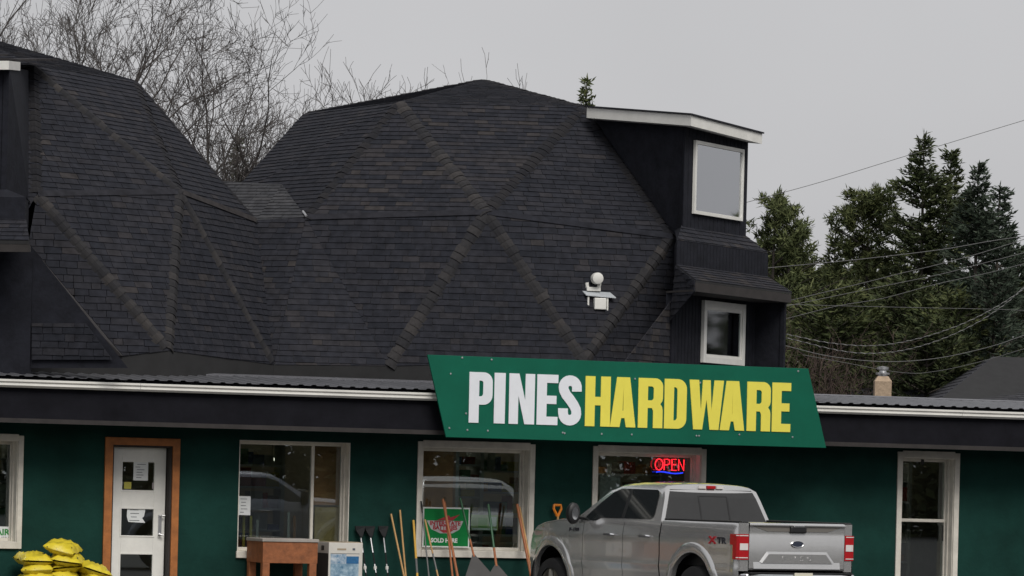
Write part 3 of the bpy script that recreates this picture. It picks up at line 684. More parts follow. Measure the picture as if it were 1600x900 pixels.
for (ch, a_, b_) in (('P', 181, 272), ('I', 279, 322), ('N', 337, 437), ('E', 446, 528), ('S', 530, 620), ('H', 635, 733), ('A', 733, 833), ('R', 842, 938), ('D', 944, 1031), ('W', 1041, 1175), ('A', 1162, 1258), ('R', 1267, 1359), ('E', 1365, 1438)):
    xa, xb = fl(660 + a_ / 2.5, 630, SY).x, fl(660 + b_ / 2.5, 630, SY).x
    glyph('letter', [[(x * HL, y * HL) for x, y in lp] for lp in letter(ch, (xb - xa) / HL)], .012, M['sign_white' if a_ < 630 else 'sign_yellow'], sign, wallmx(xa, SY - .0065, zl0))
sc = None
for (px, py) in ((722, 559), (768, 562), (704, 584), (728, 646), (702, 669), (730, 672), (762, 673), (879, 676), (882, 677), (940, 678), (987, 679), (1088, 681), (1092, 681), (1155, 679), (1247, 580), (1238, 683), (992, 592), (1094, 598)):
    p = fl(px, py, SY)
    if sc is None: sc = MB().lathe([(0, -.012), (.014, -.010), (.017, 0)], n=8, axis='Y').build('screw', M['steel'], sign, smooth=True); o = sc
    else: o = sc.copy(); C.objects.link(o)
    o.parent = sign; o.location = (p.x, SY, p.z)

# ================================================================== solar floodlight on the dome
pf = hit(932, 470, BM @ PR[('N', 0)], Vector((0.1, -1, .25)).normalized())
pf = at(932, 470, (BM @ PR[('N', 0)]).y + .10)
lf = empty('solar_floodlight', matrix=Matrix.Translation(pf) @ Matrix.Rotation(R_(14), 4, 'Z'))
tag(lf, 'white solar floodlight with camera globe mounted on the right dome', 'floodlight')
m = MB(); m.box(-.17, .17, -.10, .10, -.26, -.23); m.box(-.17, -.14, -.10, .10, -.23, .06); m.box(.14, .17, -.10, .10, -.23, .06); m.box(-.17, .17, .08, .10, -.23, .06)
m.build('housing', M['white'], lf, bevel=.01)
bx('lamp', M['white'], lf, -.07, .12, -.16, -.05, -.14, .04, bevel=.012)
bx('louvre', M['steel'], lf, -.14, .14, -.06, .07, -.20, -.16)
M['solar'] = mat('solar_panel', (.52, .55, .58), .35, metal=.2, var=.1, spec=.8)
MB().prism([(-.27, .08, .19), (.19, .08, .165), (.28, -.12, .045), (-.20, -.12, .07)], (0, 0, .015)).build('solar_panel', M['solar'], lf)
m = MB(); m.box(-.17, .05, -.05, .10, .15, .21); m.tube([(-.15, .0, .2), (-.165, .0, .28)], .03); m.tube([(.03, .0, .2), (.045, .0, .28)], .03); m.build('bracket', M['white'], lf)
m = MB(); m.lathe([(0, -.16), (.05, -.158), (.085, -.145), (.092, -.12), (.09, -.02), (.05, .0), (0, 0)], c=(-.02, 0, .345), n=24, axis='Y'); m.build('globe', M['white'], lf, smooth=True)
MB().tube([(0, .05, -.1), (0, .8, -.2)], .03).build('arm', M['dark_metal'], lf)

# ================================================================== pickup truck
M['silver'] = mat('silver_paint', (.62, .615, .61), .22, metal=.72, var=.06, vscale=1.5, coat=1.0)
M['black_plastic'] = mat('black_plastic', (.012, .012, .013), .5, var=.2)
M['truck_glass'] = mat('truck_glass', (.016, .019, .020), .05, spec=.7)
M['truck_glass_rear'] = mat('truck_glass_rear', (.030, .030, .030), .12, spec=.6, var=.12, vscale=3)
M['scoop_shadow'] = mat('scoop_shade', (.22, .205, .185), .5, metal=.4)
M['chrome'] = mat('chrome', (.75, .75, .76), .15, metal=1)
M['tyre'] = mat('tyre', (.02, .02, .021), .85, var=.2, bump=.3)
M['alloy'] = mat('alloy', (.45, .44, .40), .35, metal=.8)
M['red_lens'] = mat('red_lens', (.42, .012, .016), .18, spec=.7)
M['clear_lens'] = mat('clear_lens', (.72, .68, .66), .2, spec=.7)
M['badge_red'] = mat('badge_red', (.45, .02, .03), .4)
M['badge_dark'] = mat('badge_dark', (.03, .03, .04), .4)
M['badge_oval'] = mat('badge_oval', (.05, .06, .09), .3, metal=.3)
M['plate'] = mat('plate', (.72, .68, .55), .5)
PHI = R_(31)
def interp(tab, x):
    if x <= tab[0][0]: return tab[0][1]
    for (a0, b0), (a1, b1) in zip(tab, tab[1:]):
        if x <= a1:
            return b0 + (b1 - b0) * (x - a0) / (a1 - a0)
    return tab[-1][1]
HWT = [(.35, .93), (.55, .955), (.76, .968), (.80, .985), (.86, .975), (1.0, .972), (1.15, .978), (1.235, .975), (1.27, .962), (1.36, .955), (1.42, .935), (1.46, .905)]
def hw(x, z):
    y = interp(HWT, z)
    if x > 4.6: y *= 1 - .15 * ((x - 4.6) / 1.06) ** 2
    if x < .14: y -= .035 * ((.14 - x) / .14) ** 2
    return y
WHX = (1.12, 4.88)
def zlow(x):
    z = .46
    for c_ in WHX:
        dx = abs(x - c_)
        if dx < .53: z = max(z, .49 + math.sqrt(.53 ** 2 - dx ** 2))
    return z
ZTOP = [(0, 1.455), (1.955, 1.455), (1.956, 1.43), (3.9, 1.42), (4.2, 1.405), (4.7, 1.375), (5.2, 1.32), (5.45, 1.25), (5.6, 1.10), (5.66, 1.0)]
def make_truck(root, paint):
    SV = M[paint]
    def skin(name, x0, x1, s, parent=root, zt=None, z0=None):
        n = max(4, int((x1 - x0) / .045)); xs_ = [x0 + (x1 - x0) * i / n for i in range(n + 1)]; rows = []
        for x in xs_:
            a_, b_ = max(zlow(x), z0 or 0), interp(ZTOP, x)
            zs = [a_ + (b_ - a_) * t for t in (0, .04, .12, .25, .36, .4, .44, .52, .62, .7, .76, .80, .86, .92, .97, 1)]
            rows.append([(x, s * hw(x, z), z) for z in zs])
        if s < 0: rows = rows[::-1]
        return MB().grid(rows[::-1]).build(name, SV, parent, smooth=True)
    for s in (1, -1):
        skin('bedside', .012, 1.94, s); skin('fender', 3.985, 5.655, s)
        for (x0, x1, hx_) in ((1.965, 2.905, 2.20), (2.915, 3.975, 3.13)):
            d = skin('door', x0, x1, s)
            y = hw(hx_, 1.2); m = MB(); m.tube([(hx_ - .01, s * (y + .008), 1.215), (hx_ + .02, s * (y + .045), 1.22), (hx_ + .20, s * (y + .045), 1.215), (hx_ + .23, s * (y + .008), 1.21)], [.014, .02, .02, .014], 8)
            m.build('handle', M['chrome'], d, smooth=True)
        for c_ in WHX:                        # flares
            rows = []
            for i in range(29):
                t = R_(-8 + 196 * i / 28); rr = [(.515, -.04), (.53, .022), (.60, .030), (.665, .012), (.68, -.01)]
                rows.append([(c_ + r_ * math.cos(t), s * (hw(c_ + r_ * math.cos(t), max(.5, .49 + r_ * math.sin(t))) + o_), .49 + r_ * math.sin(t)) for r_, o_ in rr])
            MB().grid(rows if s > 0 else [r_[::-1] for r_ in rows]).build('arch_flare', SV, root, smooth=True, angle=60)
            wm = MB(); rows = [[(c_ + .60 * math.cos(R_(t)), s * y_, .46 + .60 * math.sin(R_(t))) for y_ in (.45, .93)] for t in range(-10, 191, 10)]
            wm.grid(rows); wm.box(c_ - .6, c_ + .6, s * .44 - .005, s * .44 + .005, .3, 1.1); wm.build('wheel_well', M['black_plastic'], root)
            w_ = MB(); w_.lathe([(.27, -.13), (.36, -.13), (.40, -.12), (.415, -.09), (.42, -.03), (.42, .03), (.415, .09), (.40, .12), (.36, .13), (.27, .13)], c=(c_, s * .83, .42), n=40, axis='Y')
            wh = empty('wheel'); wh.parent = root; w_.build('tyre', M['tyre'], wh, smooth=True)
            r_ = MB(); r_.lathe([(.28, .10), (.26, .11), (.245, .03), (.0, .05)], c=(c_, s * .83, .42), n=32, axis='Y') if s > 0 else r_.lathe([(.28, -.10), (.26, -.11), (.245, -.03), (.0, -.05)], c=(c_, s * .83, .42), n=32, axis='Y')
            for k in range(6):
                t = 2 * math.pi * k / 6 + .5; dx, dz_ = math.cos(t), math.sin(t)
                r_.tube([(c_ + dx * .05, s * .93, .42 + dz_ * .05), (c_ + dx * .25, s * .935, .42 + dz_ * .25)], [.05, .032], 6)
            r_.lathe([(.07, s * .09), (.06, s * .125), (0, s * .128)], c=(c_, s * .83, .42), n=16, axis='Y'); r_.build('rim', M['alloy'], wh, smooth=True)
        # mirror
        m = MB(); m.tube([(4.02, s * .93, 1.44), (4.0, s * 1.06, 1.45)], .03); mr = m.build('mirror', M['black_plastic'], root)
        m = MB(); m.lathe([(0, -.05), (.08, -.05), (.108, -.03), (.112, .03), (.085, .09), (.0, .12)], n=16, axis='X')
        m.v = [(3.98 + x, s * 1.14 + y * .9, 1.50 + z * 1.4) for x, y, z in m.v]; m.build('mirror_shell', M['black_plastic'], mr, smooth=True)
        m = MB(); m.lathe([(0, 0), (.066, 0)], n=16, axis='X'); m.v = [(3.925 + x, s * 1.14 + y * .85, 1.50 + z * 1.38) for x, y, z in m.v]; m.build('mirror_glass', M['chrome'], mr)
        # glass of the doors
        def yw(z): return .935 - .36 * (z - 1.41)
        def pane(pts, name, mt):
            MB().add([(x, s * (yw(z) + .007), z) for x, z in pts], [tuple(range(len(pts)))[::s]]).build(name, M[mt], root)
        pane([(2.27, 1.458), (2.215, 1.485), (2.20, 1.54), (2.24, 1.78), (2.27, 1.85), (2.33, 1.872), (2.955, 1.875), (2.955, 1.455)], 'rear_side_window', 'truck_glass')
        pane([(3.035, 1.455), (3.035, 1.875), (3.27, 1.872), (3.44, 1.82), (3.70, 1.66), (3.96, 1.47), (4.0, 1.425), (3.97, 1.405), (3.70, 1.405), (3.64, 1.42), (3.58, 1.452)], 'front_side_window', 'truck_glass')
        pane([(2.955, 1.455), (2.955, 1.875), (3.035, 1.875), (3.035, 1.455)], 'door_pillar', 'black_plastic')
        m = MB(); m.box(.0, 1.93, s * .86 - .055, s * .86 + .055, 1.448, 1.478); m.build('rail_cap', M['black_plastic'], root, bevel=.01)
        m = MB(); m.box(.02, 1.93, s * .80 - .01, s * .80 + .01, .9, 1.45); m.build('bed_wall', M['black_plastic'], root)
        # rear corner and lamp
        m = MB(); m.prism([(0.03, s * .795, .80), (.0, s * .80, .80), (.0, s * .925, .80), (.03, s * .948, .80), (.03, s * .90, .80)], (0, 0, .655)); m.build('corner_panel', SV, root)
        lp = MB(); z0_, z1_ = .955, 1.30
        prf = [(-.012, .802), (-.014, .90), (-.002, .955), (.03, .978), (.17, .990), (.17, .96), (.03, .93), (.02, .802)]
        prf2 = [(-.012, .802), (-.014, .90), (-.002, .955), (.03, .978), (.11, .986), (.11, .96), (.03, .93), (.02, .802)]
        lp.prism([(x, s * y, z0_) for x, y in prf2], (0, 0, .20)); lp.prism([(x, s * y, z0_ + .20) for x, y in prf], (0, 0, z1_ - z0_ - .20))
        tl_ = lp.build('taillight', M['red_lens'], root, smooth=False)
        m = MB(); m.prism([(-.018, s * .815, 1.085), (-.02, s * .90, 1.085), (-.008, s * .945, 1.085), (.0, s * .90, 1.085)], (0, 0, .09)); m.build('reverse_lens', M['clear_lens'], tl_)
        for zq in (.975, 1.275): MB().prism([(-.018, s * .815, zq), (-.02, s * .90, zq), (-.006, s * .95, zq), (.03, s * .985, zq), (.03, s * .95, zq), (.0, s * .82, zq)], (0, 0, .012)).build('lamp_trim', M['clear_lens'], tl_)
        # headlight
        m = MB(); m.prism([(5.38, s * .60, .98), (5.60, s * .60, .98), (5.50, s * .80, .98), (5.3, s * .86, .98)], (0, 0, .22)); m.build('headlight', M['clear_lens'], root, bevel=.02)
    # cab shell
    ZR = [(1.985, 1.40), (2.03, 1.55), (2.09, 1.75), (2.14, 1.87), (2.20, 1.925), (2.30, 1.95), (2.6, 1.968), (2.9, 1.968), (3.15, 1.955), (3.35, 1.925), (3.55, 1.84), (3.8, 1.68), (4.05, 1.53), (4.28, 1.40)]
    def yw(z): return .935 - .36 * (z - 1.41) - (.12 * max(0, z - 1.88) / .08 if z > 1.88 else 0)
    ms = MB(); rows = []
    for (x, z) in ZR:
        r_ = []
        for t in (0, .12, .35, .65, .9, 1): zz_ = 1.40 + (z - 1.40) * t; r_.append((x, yw(zz_), zz_))
        yr = yw(z); cr = .022 * max(0, min(1, (z - 1.85) / .08))
        for i in range(1, 13): y = yr * (1 - i / 6.0); r_.append((x, y, z + cr * (1 - (y / yr) ** 2)))
        for t in (.9, .65, .35, .12, 0): zz_ = 1.40 + (z - 1.40) * t; r_.append((x, -yw(zz_), zz_))
        rows.append(r_)
    ms.grid(rows); ms.build('cab', SV, root, smooth=True, angle=50)
    # rear window with its sliding centre pane
    def rear(z): return interp([(b_, a_) for a_, b_ in ZR[:6]], z) - .008
    def rpane(y0, y1, z0, z1, name, mt, off=0.0, tuck=.10):
        vs = []
        zs = [z0 + (z1 - z0) * i / 4 for i in range(5)]; rows = []
        for z in zs:
            k0, k1 = (y0, y1)
            if y0 is None: k0, k1 = -(yw(z) - tuck), yw(z) - tuck
            rows.append([(rear(z) - off, k0, z), (rear(z) - off, k1, z)])
        return MB().grid(rows).build(name, M[mt], root)
    rpane(None, None, 1.45, 1.885, 'rear_window', 'truck_glass_rear', tuck=.065)
    for y in (-.24, .24): rpane(y - .012, y + .012, 1.47, 1.80, 'slider_bar', 'black_plastic', .004)
    rpane(-.228, .228, 1.79, 1.805, 'slider_bar', 'black_plastic', .004)
    bx('brake_lamp', M['red_lens'], root, 2.125, 2.17, -.07, .07, 1.90, 1.945, bevel=.006)
    for s in (-1, 1): bx('cargo_lamp', M['clear_lens'], root, 2.135, 2.17, s * .15 - .06, s * .15 + .06, 1.902, 1.94)
    # windshield, hood, nose
    vs = []
    for z, x in ((1.42, 4.262), (1.90, 3.43)): vs += [(x, -(yw(z) - .09), z), (x, yw(z) - .09, z)]
    MB().add([(a_ + .0, b_, c_ + .006) for a_, b_, c_ in vs], [(0, 1, 3, 2)]).build('windshield', M['truck_glass'], root)
    rows = []
    for x in (4.10, 4.25, 4.5, 4.8, 5.1, 5.35, 5.5, 5.58):
        zt_ = interp(ZTOP, x); he = hw(x, zt_) - .004; b = .075 * (1 if x < 5.3 else max(0, (5.58 - x) / .28))
        rows.append([(x, he * t, zt_ + b * (1 - abs(t) ** 3.2)) for t in (-1, -.92, -.8, -.55, -.25, 0, .25, .55, .8, .92, 1)])
    MB().grid(rows).build('hood', SV, root, smooth=True, solid=.02)
    g_ = MB(); g_.box(5.30, 5.62, -.60, .60, .86, 1.20); g_.build('grille', M['black_plastic'], root, bevel=.03)
    for z in (.96, 1.08): bx('grille_bar', M['chrome'], root, 5.60, 5.64, -.58, .58, z - .02, z + .02)
    m = MB(); m.prism([(5.40, -.84, .48), (5.62, -.70, .48), (5.70, 0, .48), (5.62, .70, .48), (5.40, .84, .48)], (0, 0, .32)); m.build('front_bumper', M['chrome'], root, bevel=.03)
    # frame, bed floor, running boards
    for s in (1, -1):
        rows = [[(x, s * (hw(x, z) - .035), z) for z in (.50, .8, 1.1, 1.25, 1.40)] for x in (1.80, 2.2, 2.9, 3.5, 4.25)]
        MB().grid(rows).build('inner_body', M['black_plastic'], root)
    bx('chassis', M['black_plastic'], root, .1, 5.3, -.55, .55, .38, .62)
    bx('bed_floor', M['black_plastic'], root, .03, 1.93, -.80, .80, .84, .90); bx('bed_front', M['black_plastic'], root, 1.90, 1.94, -.8, .8, .9, 1.44)
    bx('cab_floor', M['black_plastic'], root, 1.97, 4.2, -.90, .90, .46, .52); bx('firewall', M['black_plastic'], root, 1.965, 1.985, -.88, .88, .5, 1.40)
    # tailgate
    tg = MB(); yt = .792
    rows = []
    for (z, x) in ((.815, .012), (.84, -.006), (1.285, -.008), (1.30, -.004), (1.40, -.012), (1.432, -.018), (1.455, -.010), (1.462, .02), (1.462, .06)): rows.append([(x, -yt, z), (x, -yt * .33, z), (x, yt * .33, z), (x, yt, z)])
    rows.append([(.06, -yt, .815), (.06, -yt * .33, .815), (.06, yt * .33, .815), (.06, yt, .815)])
    tg.grid([r_[::-1] for r_ in rows]); tgo = tg.build('tailgate', SV, root, smooth=True, angle=25)
    M_T = SV
    # shadow line under the spoiler lip, painted as a darker strip
    lip = MB()
    def wedge(y0, y1, z0, zt_, sgn): lip.add([(-.016, y0, zt_), (-.016, y1, zt_), (-.020, y1, z0)], [(0, 1, 2)])
    lip.prism([(-.040, -yt, 1.415), (-.040, yt, 1.415), (-.046, yt, 1.44), (-.046, -yt, 1.44)], (.03, 0, 0)); lip.build('spoiler_lip', M_T, tgo, bevel=.008)
    sc_ = MB(); sc_.prism([(-.0125, -.74, 1.412), (-.0125, .74, 1.412), (-.0105, .50, 1.345), (-.0105, -.50, 1.345)], (-.004, 0, 0)); sc_.build('scoop_shadow', M['scoop_shadow'], tgo)
    hb = MB(); hb.box(-.05, -.008, -.135, .135, 1.325, 1.42); hb.build('handle', M['black_plastic'], tgo, bevel=.02)
    bx('handle_bar', M['chrome'], tgo, -.056, -.045, -.09, .09, 1.40, 1.428, bevel=.004)
    ov_ = MB(); ov_.lathe([(0, -.022), (.085, -.020), (.095, -.009)], n=28, axis='X'); ov_.v = [(x, y * 1.0, 1.175 + z * .42) for x, y, z in ov_.v]; ov_.build('emblem', M['badge_oval'], tgo, smooth=True)
    rg_ = MB(); rg_.tube([(-.018, .098 * math.cos(t * math.pi / 16), 1.175 + .043 * math.sin(t * math.pi / 16)) for t in range(33)], .007, 6, caps=False); rg_.build('emblem_ring', M['chrome'], tgo)
    # raised lower panel with a chamfered upper edge
    rp = MB(); up_ = [(-.62, .93), (-.50, 1.07), (.50, 1.07), (.62, .93)]; ip = [(-.585, .91), (-.475, 1.035), (.475, 1.035), (.585, .91)]
    rp.add([(-.0085, y, z) for y, z in up_] + [(-.024, y, z) for y, z in ip], [(0, 1, 5, 4), (1, 2, 6, 5), (2, 3, 7, 6), (4, 5, 6, 7), (0, 4, 7, 3)][:5])
    rp.v = [(x, y, z) for x, y, z in rp.v]; rp.build('lower_panel', M_T, tgo)
    rp = MB(); rp.prism([(-.0065, -.72, .925), (-.0065, .72, .925), (-.022, .72, .835), (-.022, -.72, .835)], (.02, 0, 0)); rp.build('lower_rail', M_T, tgo)
    side = Matrix(((0, 0, -1, 0), (-1, 0, 0, 0), (0, 1, 0, 0), (0, 0, 0, 1)))          # lettering on the tail
    for ch, y in zip('F-150', (.22, .13, .03, -.08, -.20)): text('model_letter', ch, .085, .006, M_T, tgo, Matrix.Translation((-.025, y, .972)) @ side, sx=1.9)
    fl_ = Matrix(((-1, 0, 0, 0), (0, 0, 1, 0), (0, 1, 0, 0), (0, 0, 0, 1)))
    yb_ = hw(.4, 1.19) + .004
    text('badge', 'X', .135, .006, M['badge_red'], root, Matrix.Translation((.62, yb_, 1.20)) @ fl_, sx=1.7, offset=.006)
    text('badge', 'TR', .12, .006, M['badge_dark'], root, Matrix.Translation((.39, yb_, 1.20)) @ fl_, sx=1.5, offset=.004)
    text('badge', 'F-150', .075, .006, M['badge_dark'], root, Matrix.Translation((4.22, hw(4.22, 1.26) + .002, 1.26)) @ fl_, sx=1.6, offset=.003)
    bm_ = MB(); bm_.prism([(.0, -.94, .54), (-.12, -.90, .54), (-.17, -.5, .54), (-.17, .5, .54), (-.12, .90, .54), (.0, .94, .54)], (0, 0, .225)); bp_ = bm_.build('rear_bumper', M['chrome'], root, bevel=.02)
    bx('step_pad', M['black_plastic'], bp_, -.15, .01, -.86, .86, .766, .785)
    bx('number_plate', M['plate'], bp_, -.185, -.175, -.15, .15, .62, .785)
    MB().tube([(.9, .945, .46), (.9, .95, .46)], .01).build('fuel_cap', SV, root)
rl = at(1156, 817, 55.2); fwd = Vector((-math.sin(PHI), math.cos(PHI), 0)); lft = Vector((-math.cos(PHI), -math.sin(PHI), 0))
rcn = rl - lft * .95
truck = empty('pickup_truck', matrix=Matrix.Translation((rcn.x, rcn.y, 0)) @ Matrix.Rotation(math.atan2(fwd.y, fwd.x), 4, 'Z'))
tag(truck, 'silver crew cab pickup truck parked nose-in at the store front', 'truck')
make_truck(truck, 'silver')

# ================================================================== inside the shop
bx('shop_floor', M['interior'], store, XL + .3, XR - .3, TH, 9.0, .05, .12)
bx('shop_ceiling', M['interior'], store, XL + .3, XR - .3, TH, 9.0, 2.80, 2.85)
bx('back_partition', M['interior'], store, XL + .3, XR - .3, 4.6, 4.7, .12, 2.80)
GOODS = [mat('goods_%d' % i, c_, .6) for i, c_ in enumerate(((.25, .04, .03), (.05, .16, .08), (.04, .07, .2), (.4, .33, .06), (.35, .35, .33), (.12, .09, .07), (.3, .14, .05)))]
def board(px0, px1, py0, py1, y, mt, name, label, cat, t=.02):
    a_, b_ = fl(px0, py0, y), fl(px1, py1, y); o = MB().box(a_.x, b_.x, y, y + t, min(a_.z, b_.z), max(a_.z, b_.z)).build(name, mt, None, matrix=BM); tag(o, label, cat); return o
board(492, 552, 690, 790, .46, M['brownboard'], 'wall_panel', 'upper brown board behind the right sash of the table window', 'panel')
M['straw'] = mat('straw_board', (.60, .42, .20), .8, var=.25, vscale=5)
board(492, 552, 792, 862, .45, M['straw'], 'wall_panel', 'straw coloured board behind the right sash of the table window', 'panel')
board(655, 709, 690, 868, .46, M['brownboard'], 'wall_panel', 'tall brown board inside the battery sign window', 'panel')
board(709, 714, 690, 868, .46, M['shelf'], 'shelf_post', 'pale upright post beside the brown board inside battery sign window', 'post', .05)
def shelves(x, y0, y1, name_label, nsh, seed, depth=.4, rotate=False):
    rg_ = random.Random(seed); e = empty('shelf_unit', matrix=BM); tag(e, name_label, 'shelf')
    for (yy) in (y0, y1):
        MB().box(x, x + .05, yy, yy + .05, .12, 2.35).build('post', M['shelf'], e); MB().box(x + depth, x + depth + .05, yy, yy + .05, .12, 2.35).build('post', M['shelf'], e)
    for k in range(nsh):
        z = .45 + k * 1.9 / nsh; bx('shelf', M['shelf'], e, x, x + depth + .05, y0 + .05, y1, z, z + .035)
        q = y0 + .08
        while q < y1 - .15:
            w_ = rg_.uniform(.08, .22); h_ = rg_.uniform(.08, 1.6 / nsh)
            bx('goods', rg_.choice(GOODS), e, x + .03, x + depth - rg_.uniform(0, .1), q, q + w_ - .01, z + .036, z + .036 + h_); q += w_
    return e
def rack(x0, x1, y, label, nsh, seed, depth=.35):
    rg_ = random.Random(seed); e = empty('shelf_unit', matrix=BM); tag(e, label, 'shelf')
    for xx_ in (x0, x1): MB().box(xx_ - .03, xx_ + .03, y, y + depth, .12, 2.4).build('post', M['shelf'], e)
    for k in range(nsh):
        z = .40 + k * 2.0 / nsh; bx('shelf', M['shelf'], e, x0 + .03, x1 - .03, y, y + depth, z, z + .03)
        q = x0 + .05
        while q < x1 - .15:
            w_ = rg_.uniform(.08, .24); h_ = rg_.uniform(.08, 1.7 / nsh)
            bx('goods', rg_.choice(GOODS), e, q, q + w_ - .01, y + .05, y + depth - .05, z + .031, z + .031 + h_); q += w_
    return e
rack(-.62, .12, 1.5, 'shelf rack of small goods inside the battery sign window', 8, 4)
rack(.22, 1.4, 2.0, 'tall shelf rack to the right inside the battery sign window', 6, 5)
rack(-4.2, -2.9, 2.2, 'shelf rack of goods inside the window behind the table', 6, 6)
rack(-9.3, -7.4, 1.6, 'shelf rack inside the window at the left edge', 6, 8)
rack(2.3, 3.6, 2.4, 'shelf rack of goods inside the window with the open sign', 6, 9)
board(938, 968, 742, 800, .55, M['shelf'], 'display_board', 'pale grey board low inside the window with the open sign', 'board')
rack(6.5, 8.2, 2.6, 'shelf rack seen through the glazed door at right', 6, 10)
M['tube_glow'] = glow_mat('tube_glow', (1, .93, .80), 5.0)
q = fl(425, 718, 3.0)
for (x, y, z, lab) in ((q.x, 3.0, q.z, 'small lit hanging tube lamp inside the table window'), (-.4, 2.9, 2.66, 'added unseen fill tube under the ceiling behind the battery window'), (2.3, 1.9, 2.66, 'added unseen fill tube under the ceiling behind the open sign'), (7.2, 2.0, 2.66, 'added unseen fill tube under the ceiling behind the glazed door'), (-8.4, 2.6, 2.66, 'added unseen fill tube under the ceiling at the left edge window')):  # only the table-window lamp is seen; the others are added to brighten the interior
    e = empty('tube_lamp', matrix=BM); tag(e, lab, 'lamp', 'shop tube lamps'); hl = .11 if z < 2.5 else .55
    MB().tube([(x - hl, y, z), (x + hl, y, z)], .02, 8).build('tube', M['tube_glow'], e); bx('reflector', M['white'], e, x - hl - .03, x + hl + .03, y - .06, y + .06, z + .025, z + .04)
    MB().tube([(x, y, z + .04), (x, y, 2.80)], .006, 5).build('hanger', M['dark_metal'], e)
# long handled stock standing inside the table window
for i, (px, mt) in enumerate(((381, 3), (392, 3), (402, 4), (451, 4), (460, 6))):
    a_, b_ = fl(px, 800 + 6 * (i % 3), .45), fl(px, 862, .45); o = MB().tube([(b_.x, .45, .12), (a_.x, .45, a_.z)], .022, 6).build('garden_stake', GOODS[mt], None, matrix=BM)
    tag(o, ['leftmost bundled stake inside the window above the table', 'short yellow stake inside the window above the table', 'tall yellow stake inside the window above the table', 'left pale stake near the middle of the table window', 'right pale stake near the middle of the table window'][i], 'stake')

# ================================================================== notices and signs in the windows
def note(px0, px1, py0, py1, y, label, mt='paper', pts=None, cat='notice', name='notice'):
    a_, b_ = fl(px0, py0, y), fl(px1, py1, y); e = empty(name, matrix=BM); tag(e, label, cat)
    q = pts or [(a_.x, a_.z), (b_.x, a_.z), (b_.x, b_.z), (a_.x, b_.z)]
    MB().prism([(x, y, z) for x, z in q], (0, .003, 0)).build('sheet', M[mt], e); return e, a_, b_
M['ink'] = mat('ink', (.10, .11, .13), .8)
def lines(e, a_, b_, y, n, seed, pad=.15):
    rg_ = random.Random(seed); w_ = b_.x - a_.x; h_ = a_.z - b_.z
    for i in range(n):
        z = a_.z - h_ * (pad + (1 - 2 * pad) * i / max(1, n - 1)); x0 = a_.x + w_ * rg_.uniform(.12, .25); bx('text_line', M['ink'], e, x0, x0 + w_ * rg_.uniform(.3, .6), y - .003, y - .001, z - .004, z + .004)
gy = .275
e, a_, b_ = note(373, 391, 775, 805, .26, 'white printed sheet taped in the table window, lower left'); lines(e, a_, b_, .26, 5, 1)
e, a_, b_ = note(209, 231, 721, 751, DY + .012, 'white notice in the top pane of the front door'); lines(e, a_, b_, DY + .012, 6, 2)
pa, pb = fl(199, 793, DY + .012), fl(227, 817, DY + .012); W_, H_ = pb.x - pa.x, pa.z - pb.z
e, a_, b_ = note(199, 227, 793, 817, DY + .012, 'torn pale green sheet in the middle pane of the front door', pts=[(pa.x, pa.z), (pb.x, pa.z), (pb.x - .02, pa.z - H_ * .55), (pb.x - W_ * .18, pa.z - H_ * .68), (pb.x, pb.z), (pa.x + .02, pb.z + .01), (pa.x - .005, pb.z + H_ * .4)]); lines(e, a_, b_, DY + .012, 4, 3)
M['sticker'] = mat('sticker_yellow', (.42, .38, .06), .6)
note(194, 205, 753, 764, DY + .012, 'small yellow sticker in the top pane of the front door', 'sticker', cat='sticker', name='sticker')
M['sticker2'] = mat('sticker_grey', (.30, .27, .28), .6)
note(238, 249, 754, 764, DY + .012, 'small grey sticker in the top pane of the front door', 'sticker2', cat='sticker', name='sticker')
# card at the left edge
e, a_, b_ = note(-34, 20, 822, 849, .25, 'white card with green lettering in the left edge window', cat='card', name='window_card')
M['ink_green'] = mat('ink_green', (.02, .22, .04), .7)
text('lettering', 'REPAIR', .125, .002, M['ink_green'], e, wallmx((a_.x + b_.x) / 2, .247, a_.z - .085), sx=1.05, offset=.004)
text('lettering', 'HERE', .06, .002, M['ink'], e, wallmx(b_.x - .13, .247, b_.z + .07), sx=1.2)
# battery sign
M['batt_green'] = mat('batt_green', (.004, .19, .045), .5, spec=.2); M['batt_red'] = mat('batt_red', (.35, .02, .03), .5); M['batt_white'] = mat('batt_white', (.70, .72, .70), .5); M['batt_grey'] = mat('batt_grey', (.42, .42, .42), .5)
by = .20; a_, b_ = fl(661, 792, by), fl(733, 856, by); bw, bh = b_.x - a_.x, a_.z - b_.z; cx_ = (a_.x + b_.x) / 2
bs = empty('battery_sign', matrix=BM); tag(bs, 'green battery sign with white border standing in the shop window', 'sign')
bx('backing', M['batt_white'], bs, a_.x, b_.x, by, by + .006, b_.z, a_.z); bx('face', M['batt_green'], bs, a_.x + .022, b_.x - .022, by - .003, by - .0005, b_.z + .022, a_.z - .022)
zc = a_.z - bh * .45
MB().prism([(cx_ - bw * .42, by - .004, zc + .07), (cx_ + bw * .36, by - .004, zc + .07), (cx_ + bw * .28, by - .004, zc - .06), (cx_ + .10, by - .004, zc - .12), (cx_ - .10, by - .004, zc - .12), (cx_ - bw * .32, by - .004, zc - .06)], (0, -.002, 0)).build('shield', M['batt_grey'], bs)
MB().prism([(cx_ - .16, by - .004, zc + .075), (cx_ + .10, by - .004, zc + .075), (cx_ + .22, by - .004, zc + .17), (cx_ + .06, by - .004, zc + .12), (cx_ + .04, by - .004, zc + .155), (cx_ - .06, by - .004, zc + .115)], (0, -.002, 0)).build('car_emblem', M['batt_red'], bs)
MB().prism([(cx_ - .12, by - .0062, zc - .068), (cx_ + .12, by - .0062, zc - .068), (cx_ + .05, by - .0062, zc - .112), (cx_ - .05, by - .0062, zc - .112)], (0, -.001, 0)).build('shield_tip', M['batt_red'], bs)
